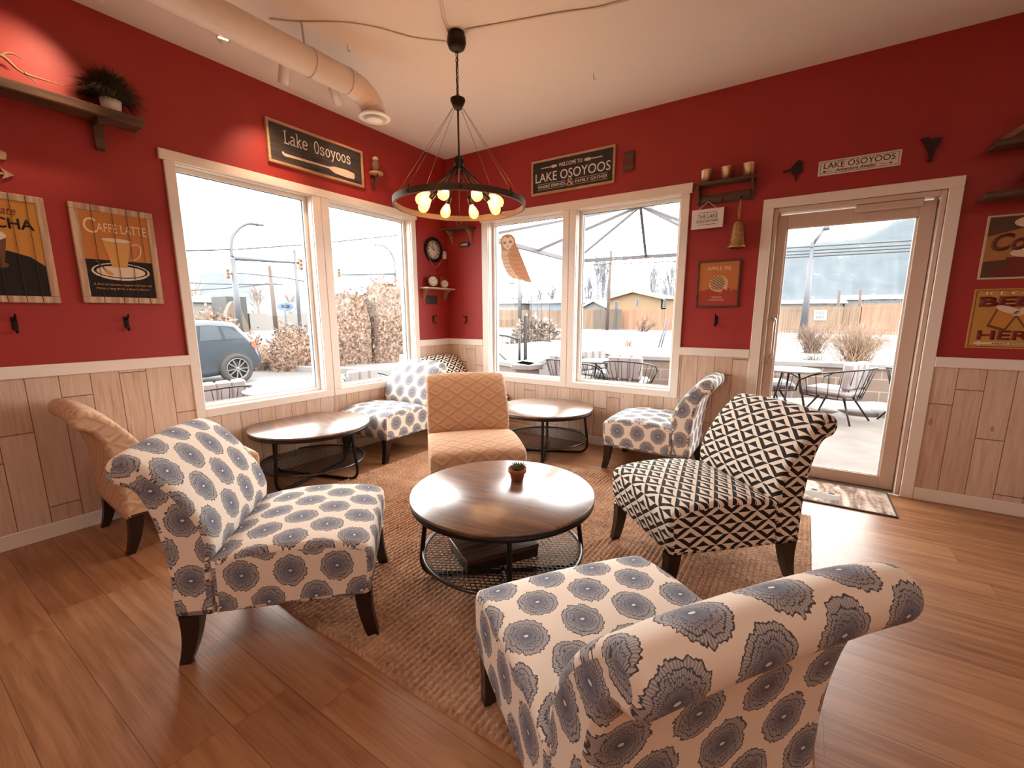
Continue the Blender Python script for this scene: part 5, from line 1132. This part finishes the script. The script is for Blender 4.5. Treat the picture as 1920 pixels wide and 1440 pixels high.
def fo(u0, u1, vt, vb, x_, **k):
    a, b, tp, bt_ = at(u0, vb, x=x_), at(u1, vb, x=x_), at((u0+u1)/2, vt, x=x_), at((u0+u1)/2, vb, x=x_); z_ = GZ
    return Vector((x_, bt_.y, z_)), .8, (b.y-a.y)/2, tp.z-z_
for nm, lb, u0, u1, vt, x_, n_, lf, sd in (('round_bush', 'rounded reddish-brown bush right of the parked car', 500, 612, 602, -8.7, 5200, .10, 1), ('tall_hedge', 'tall brown hedge filling the narrower left window', 618, 690, 548, -8.6, 9000, .13, 2), ('tall_hedge', 'tallest brown hedge at the right side of the narrower left window', 697, 790, 528, -8.2, 12000, .13, 3), ('low_bush', 'low brown bush behind the rear of the parked car', 430, 510, 618, -10.5, 1800, .10, 4), ('low_bush', 'brown bush behind the roof of the parked car', 350, 470, 575, -14, 3000, .16, 5)):
    c_, rx, ry, h = fo(u0, u1, vt, 690, x_); foliage(nm, lb, 'bush', c_, rx if nm != 'tall_hedge' else .6, ry, h, n_//2, lf, BR, seed=sd, pw=5 if nm == 'tall_hedge' else 2, up=1.2 if nm == 'tall_hedge' else .3)
def spiky(name, label, c, r, h, n_, col, seed=3, cat='grass tuft', rad=.004, lean=.7, branch=0):
    rn = random.Random(seed); mb = MB()
    for k in range(n_):
        a = rn.uniform(0, 2*pi); l = rn.uniform(.1, lean); L_ = h*rn.uniform(.6, 1.); d = Vector((cos(a)*l, sin(a)*l, 1)).normalized(); b = Vector((rn.gauss(0, r*.2), rn.gauss(0, r*.2), 0)); p1 = b+d*L_*.55; p2 = b+d*L_+Vector((cos(a), sin(a), -.4))*L_*.12
        mb.tube([b, p1, p2], [rad, rad*.8, rad*.3], 4)
        for j in range(branch): q = b+d*L_*rn.uniform(.3, .9); mb.tube([q, q+Vector((rn.gauss(0, .3), rn.gauss(0, .3), .5)).normalized()*L_*.22], [rad*.6, rad*.2], 3)
    o = mb.build(name, P('%s_straw_%d' % (name, seed), col, .9)); o.location = c; return tag(o, label, cat)
spiky('dry_grass_clump', 'pale dry ornamental grass clump between the car and the round bush', at(478, 664, x=-9.5)*Vector((1, 1, 0)) if False else Vector((-9.3, at(478, 664, x=-9.3).y, GZ)), .5, .75, 260, (.34, .25, .18), 11, rad=.008, lean=1.4)
def bedp(u, y_, z_=.46): return Vector((at(u, 640, y=y_).x, y_, z_))
spiky('twiggy_shrub', 'bare brown twiggy shrub in the bed outside the glass door, left of two', bedp(1524, 7.6), .4, .75, 130, (.16, .10, .075), 12, 'shrub', .006, .8, 3)
spiky('twiggy_shrub', 'large bare straw-coloured shrub in the bed outside the glass door, right of two', bedp(1610, 5.6), .5, .80, 240, (.24, .16, .11), 13, 'shrub', .005, .9, 4)
spiky('grass_tuft', 'dark grass tuft drooping over the patio wall outside the door', bedp(1530, 4.9), .3, .30, 60, (.07, .065, .05), 14, rad=.004, lean=1.6); spiky('grass_tuft', 'small dry tuft in the snow outside the wider right-hand window', bedp(1180, 7.5), .3, .35, 40, (.20, .13, .10), 15, rad=.005, lean=1.8)
spiky('bare_shrub', 'bare dark shrub in front of the orange street fence', Vector((at(1205, 600, y=36).x, 36, GZ)), 1.2, 1.9, 14, (.10, .06, .05), 16, 'shrub', .05, 1.6, 4)
foliage('rhododendron_bush', 'broad snow-dusted bush behind the iron gate in the owl decal window', 'bush', Vector((at(1005, 620, y=13).x, 13, GZ)), 1.3, .9, at(1005, 595, y=13).z-GZ, 2600, .22, [(.15, .11, .085), (.22, .18, .15), (.10, .07, .055), (.34, .31, .28)], seed=21)
def tree(label, u, vt, y_, seed, col=(.15, .15, .17), spread=.35, vb=600, r0=.16):
    rn = random.Random(seed); b = at(u, vb, y=y_); b.z = GZ; h = at(u, vt, y=y_).z-GZ; t = thing('bare_tree', label, 'tree', b, group=None); mt = P('bare_bark_%d' % int(col[0]*100), col, .9)
    MB().tube([(0, 0, 0), (.1, 0, h*.5), (0, 0, h)], [r0, r0*.6, r0*.1], 7).build('trunk', mt, t); mb = MB()
    def br(p, d, L_, r, n_):
        q = p+d*L_; mb.tube([p, q], [r*1.6, r*.9], 4)
        if n_:
            for k in range(3): dd = (d+Vector((rn.gauss(0, spread), rn.gauss(0, spread), abs(rn.gauss(.25, .2))))).normalized(); br(p+d*L_*rn.uniform(.35, 1), dd, L_*rn.uniform(.5, .75), r*.55, n_-1)
    for k in range(22): z_ = h*rn.uniform(.15, .92); a = rn.uniform(0, 2*pi); br(Vector((0, 0, z_)), Vector((cos(a)*spread*1.6, sin(a)*spread*1.6, 1)).normalized(), (h-z_)*.45+h*.06, r0*.4, 2)
    mb.build('branches', mt, t)
for i, (u, vt, y_, lb, sp_) in enumerate(((1118, 475, 84, 'tall bare poplar tree left of the street pole', .12), (1130, 485, 86, 'bare poplar close behind the street pole', .12), (1102, 520, 88, 'thin bare tree at the left edge of the wider right-hand window', .15), (1223, 500, 72, 'tall slim bare tree behind the yellow house', .12), (1255, 505, 75, 'bare tree at the right edge of the wider right-hand window', .2), (1012, 520, 88, 'bare round tree behind the blue house', .4), (1035, 535, 92, 'small bare tree right behind the blue house', .45), (968, 545, 80, 'bare tree behind the white house', .4))):
    tree(lb, u, vt, y_, 30+i, (.17, .17, .19), sp_)
def treex(label, u, vt, x_, seed, spread=.4):
    b = at(u, 600, x=x_); rn = seed; o = None; global at_
    tree_base = Vector((b.x, b.y, GZ)); h = at(u, vt, x=x_).z-GZ; rnn = random.Random(seed); t = thing('bare_tree', label, 'tree', tree_base); mt = P('bare_bark_x', (.21, .17, .15), .9)
    MB().tube([(0, 0, 0), (0, .1, h*.5), (0, 0, h*.8)], [.2, .12, .03], 7).build('trunk', mt, t); mb = MB()
    def br(p, d, L_, r, n_):
        q = p+d*L_; mb.tube([p, q], [r, r*.5], 4)
        if n_:
            for k in range(3): dd = (d+Vector((rnn.gauss(0, spread), rnn.gauss(0, spread), abs(rnn.gauss(.2, .2))))).normalized(); br(p+d*L_*rnn.uniform(.35, 1), dd, L_*rnn.uniform(.5, .75), r*.55, n_-1)
    for k in range(20): z_ = h*rnn.uniform(.2, .8); a = rnn.uniform(0, 2*pi); br(Vector((0, 0, z_)), Vector((cos(a)*.7, sin(a)*.7, 1)).normalized(), h*.22, .06, 2)
    mb.build('branches', mt, t)
treex('wide bare tree between the lamp pole and the wooden pole', 486, 535, -52, 61); treex('bare tree at the left of the large left window', 372, 525, -58, 62, .3); treex('bare tree right of the wooden pole', 545, 548, -56, 63)
# iron gate, railing and trellis hoops
gy = 2.6; GG = lambda u, v: at(u, v, y=gy); gt = thing('iron_gate', 'black iron gate with curved top rail outside the owl decal window', 'gate')
mb = MB(); mb.tube(smoothpts([GG(925, 628), GG(950, 630), GG(974, 637)], 3), .018, 6); mb.tube([GG(925, 690), GG(974, 696)], .014, 6); mb.tube([GG(974, 634), GG(974, 702)], .022, 6); mb.build('gate_frame', BLACK, gt)
mb = MB()
for u in range(932, 974, 10): mb.tube([GG(u, 629), GG(u, 691)], .006, 5)
mb.build('gate_bars', BLACK, gt); tag(MB().box(*[tuple(q) for q in (GG(981.5, 700), GG(985.5, 592)+Vector((0, .06, 0)))]).build('gate_post', BLACK), 'square black steel post beside the iron gate', 'post')
rl = thing('iron_railing', 'thin black iron railing on the planter wall right of the gate post', 'railing'); mb = MB(); mb.tube([GG(986, 636), GG(1034, 640)], .009, 6); mb.build('top_rail', BLACK, rl); mb = MB()
for u in range(990, 1034, 6): mb.tube([GG(u, 637), GG(u, 668)], .004, 5)
mb.build('rail_bars', BLACK, rl); hp = thing('wire_trellis', 'tall wire trellis with three hoops behind the gate post', 'trellis')
HH = lambda u, v: at(u, v, y=3.4)
for (a, b, vt) in ((978, 996, 536), (992, 1014, 539), (1008, 1030, 545)): MB().tube(smoothpts([HH(a, 655), HH(a, vt+18), HH((a+b)/2, vt), HH(b, vt+18), HH(b, 655)], 5), .005, 5).build('wire_hoop', BLACK, hp)
tag(MB().tube([at(934, 661, y=1.9), at(958, 683, y=1.9), at(962, 690, y=1.9), at(957, 694, y=1.9)], .014, 6).build('handrail', BLACK), 'bent black handrail at the lower left of the owl decal window', 'handrail')
# gazebo frame with lights
K = 1.
GM = P('dark_gazebo_metal', (.06, .055, .06), .5, .3); ap = at(1201, 386, z=2.95); NL = at(903, 443, z=2.3); FL_ = at(1076, 490, z=2.3); e1 = at(1285, 477, z=2.3); FRc = FL_+(e1-FL_)*1.35; NRc = NL+(FRc-FL_)
gz = thing('gazebo_frame', 'dark metal gazebo frame over the patio outside the right-hand windows', 'gazebo')
for nm, a, b, w_ in (('eave_beam', NL, FL_, .06), ('eave_beam', FL_, FRc, .06), ('eave_beam', FRc, NRc, .06), ('hip_rafter', ap, NL, .035), ('hip_rafter', ap, FL_, .035), ('hip_rafter', ap, FRc, .035), ('hip_rafter', ap, NRc, .035), ('rafter', ap, (NL+FL_)/2, .042), ('rafter', ap, FL_+(FRc-FL_)*.5, .042), ('rafter', ap, (FRc+NRc)/2, .042)): MB().beam(a, b, w_, w_).build(nm, GM, gz)
for c_ in (FL_, NL): MB().box((c_.x-.04, c_.y-.04, -.05), (c_.x+.04, c_.y+.04, 2.3)).build('post', GM, gz)
MB().tube(smoothpts([ap, ap-Vector((0, 0, .10)), ap-Vector((.04, 0, .15)), ap-Vector((.08, 0, .11))], 3), .004, 6).build('lamp_hook', GM, gz)
lt = thing('string_lights', 'string of small warm bulbs along the far gazebo beam', 'string lights'); n_ = 12; pts = [FL_+(FRc-FL_)*(k/24)-Vector((0, 0, .07+.05*abs(sin(k*pi/3)))) for k in range(25)]; MB().tube(pts, .005, 5).build('light_cord', GM, lt)
for k in range(1, 24, 3): MB().lathe([(0, -.05), (.02, -.035), (.022, -.015), (.01, 0), (0, 0)], 10, Matrix.Translation(pts[k]), cap=False).build('bulb', emit('small_warm_bulb', (1, .72, .5), 8) if k == 1 else bpy.data.materials['small_warm_bulb'], lt)
p = at(1264, 690, y=3.6); tag(MB().lathe([(.09, -.05), (.075, .4), (.06, 1.6), (.05, 1.75), (0, 1.76)], 16, Matrix.Translation((p.x+.04, 3.5, 0))).build('wrapped_post', P('white_wrap', (.42, .42, .41), .8)), 'white wrapped post at the right edge of the wider right-hand window', 'post')
t = thing('sandwich_board', 'thin white sandwich-board frame standing in the snow outside', 'sign', at(1240, 640, y=7.5)); o_ = t.location.copy(); Y7 = lambda u, v: at(u, v, y=7.5); mb = MB(); a, b = Y7(1235, 645), Y7(1240, 645); a.z = b.z = .46; mb.tube(rel([a, Y7(1251, 598)]), .014, 6); mb.tube(rel([b, Y7(1253, 600)]), .014, 6); mb.tube(rel([Y7(1242, 619), Y7(1247, 619)]), .01, 6); mb.build('frame', POLE, t)
# patio furniture
CUSH = P('grey_cushion', (.20, .19, .185), .9); CUSHB = P('blue_grey_cushion', (.19, .185, .18), .9)
def patio_chair(label, x, y, rz, z=-.05):
    t = thing('wire_patio_chair', label, 'chair', (x, y, z), rz, group='wire patio chairs outside'); W = .36
    rim = smoothpts([(.30, -W+.02, .50), (.10, -W, .60), (-.18, -W+.04, .66), (-.34, -W*.5, .69), (-.37, 0, .70), (-.34, W*.5, .69), (-.18, W-.04, .66), (.10, W, .60), (.30, W-.02, .50)], 4)
    low = smoothpts([(.30, -.26, .32), (.10, -.27, .31), (-.12, -.24, .30), (-.24, -.12, .30), (-.26, 0, .30), (-.24, .12, .30), (-.12, .24, .30), (.10, .27, .31), (.30, .26, .32)], 4)
    mb = MB(); mb.tube(rim, .010, 8); mb.tube(low, .009, 8); mb.tube([rim[0], low[0]], .010, 6); mb.tube([rim[-1], low[-1]], .010, 6); mb.tube([low[0], low[-1]], .009, 6); mb.build('rim_frame', BLACK, t)
    mb = MB(); [mb.tube([rim[k], low[k]], .005, 5) for k in range(2, len(rim)-1, 2)]; mb.build('back_rods', BLACK, t)
    for sx, sy in ((1, 1), (1, -1), (-1, 1), (-1, -1)): MB().tube([(sx*.14, sy*.12, .31), (sx*.30, sy*.27, 0)], [.013, .010], 8).build('leg', BLACK, t)
    MB().rbox((-.24, -.25, .32), (.31, .25, .42), .04).build('seat_cushion', CUSH, t); mb = MB()
    for k in (-1, 0, 1): mb.rbox((-.24, k*.165-.083, .42), (-.13, k*.165+.083, .76), .028)
    mb.build('back_cushion', CUSH, t); return t
def patio_table(label, x, y, zt, r=.38, z=-.05):
    t = thing('round_patio_table', label, 'table', (x, y, z), group='round patio tables outside'); MB().lathe([(0, zt-z-.025), (r, zt-z-.025), (r+.004, zt-z-.012), (r, zt-z), (0, zt-z)], 40, cap=False).build('tabletop', P('slate_tabletop', (.10, .10, .105), .4), t)
    for k in range(3): a = k*2.1+.4; MB().tube([(.1*cos(a), .1*sin(a), zt-z-.03), (r*.75*cos(a), r*.75*sin(a), 0)], .013, 6).build('leg', BLACK, t)
    return t
pc1 = patio_chair('wire patio chair with grey cushions in the middle of the glass door view', 3.99, 2.92, R(155))
def pcopy(label, x, y, rz, z=-.05): return dup(pc1, label, M=Matrix.Translation((x, y, z)) @ Matrix.Rotation(rz, 4, 'Z'))
pcopy('wire patio chair cut by the left edge of the door glass', 3.18, 3.18, R(20)); pcopy('wire patio chair cut by the right edge of the door glass', 4.86, 3.10, R(25))
tp_ = at(1482, 691, z=.60); tt = patio_table('round patio table between the chairs in the glass door view', tp_.x, tp_.y, .60, .33)
q = at(1165, 673, z=.68); pcopy('wire patio chair facing away outside the wider right-hand window', q.x, q.y+.33, R(92)); q = at(1052, 671, z=.68); pcopy('wire patio chair half hidden behind the mullion between the right-hand windows', q.x, q.y+.33, R(75)); q = at(1099, 683, z=.60); pcopy('wire patio chair at the left edge of the wider right-hand window, beyond the table', q.x-.25, q.y+1.2, R(-20))
q = at(1120, 676, z=.60); dup(tt, 'round patio table outside the wider right-hand window', M=Matrix.Translation((q.x, q.y+.1, -.05)))
q = at(430, 719, z=.49); pcopy('grey cushioned patio chair just outside the large left window', q.x-.34, q.y, R(178), GZ); q = at(712, 698, z=.49); pcopy('grey cushioned patio chair outside the narrower left window', q.x-.2, q.y, R(0), GZ)
q = at(545, 731, z=.40); patio_table('round patio table just outside the large left window', q.x-.2, q.y, .40, .42, GZ)
# owl decal on the pane
t = thing('owl_window_decal', 'orange and cream owl sticker on the pane of the narrower right-hand window', 'decal'); OW = lambda l, d: [(lambda p: (p.x, p.z))(at(900+a/4.571, 240+b/4.571, y=.084)) for a, b in l]
Mo = Matrix(((1, 0, 0), (0, 0, -1), (0, 1, 0))).to_4x4()
def decal(name, pts, mat, k): MB().prism(OW(pts, 0), -.0835+k*.0004, -.0830+k*.0004, Mo).build(name, mat, t)
OA, OB, OC, OD = P('decal_cream', (.85, .70, .52), .6), P('decal_orange', (.62, .30, .15), .6), P('decal_tan', (.80, .56, .38), .6), P('decal_brown', (.35, .17, .09), .6)
decal('body', [(178, 1000), (240, 1010), (300, 1000), (320, 1010), (350, 1090), (390, 1190), (445, 1325), (400, 1320), (340, 1300), (285, 1290), (240, 1260), (200, 1180), (180, 1110)], OC, 0)
decal('head', [(175, 1000), (178, 950), (195, 922), (235, 908), (275, 915), (300, 945), (308, 990), (315, 1030), (290, 1045), (240, 1055), (190, 1050)], OB, 1)
decal('face', [(190, 985), (195, 950), (215, 932), (240, 945), (265, 928), (288, 950), (290, 985), (265, 1025), (238, 1050), (205, 1020)], OA, 2)
decal('wing', [(262, 1042), (322, 1020), (352, 1090), (392, 1190), (445, 1325), (385, 1310), (310, 1260), (260, 1180), (235, 1085)], OB, 2)
mb = MB()
for i, (a, b) in enumerate([(270+22*j+12*i_, 1085+i_*38) for i_ in range(6) for j in range(3)]): mb.tube([(p[0], .0825, p[1]) for p in OW([(a, b), (a+7, b+16), (a+20, b+10)], 0)], .0022, 4)
for i, (a, b) in enumerate([(195+16*j+8*i_, 1090+i_*32) for i_ in range(5) for j in range(3)]): mb.tube([(p[0], .0828, p[1]) for p in OW([(a, b), (a+6, b+12), (a+14, b+6)], 0)], .0018, 4)
mb.build('feather_lines', OD, t)
mb = MB(); mb.prism(OW(disc(212, 985, 13, 12, 12), 0), -.0822, -.0818, Mo); mb.prism(OW(disc(262, 975, 13, 12, 12), 0), -.0822, -.0818, Mo); mb.prism(OW([(232, 1008), (245, 1008), (238, 1032)], 0), -.0822, -.0818, Mo); mb.build('eyes_and_beak', OD, t)
mb = MB()
for a in ((255, 1265, 245, 1325), (290, 1270, 275, 1330)): mb.tube([(p[0], .083, p[1]) for p in OW([(a[0], a[1]), (a[2], a[3])], 0)], .0022, 5)
for a, b in ((228, 1326), (268, 1332)): mb.prism(OW(disc(a+8, b, 26, 5, 12), 0), -.083, -.0825, Mo)
mb.build('legs', P('decal_grey', (.10, .09, .09), .6), t)
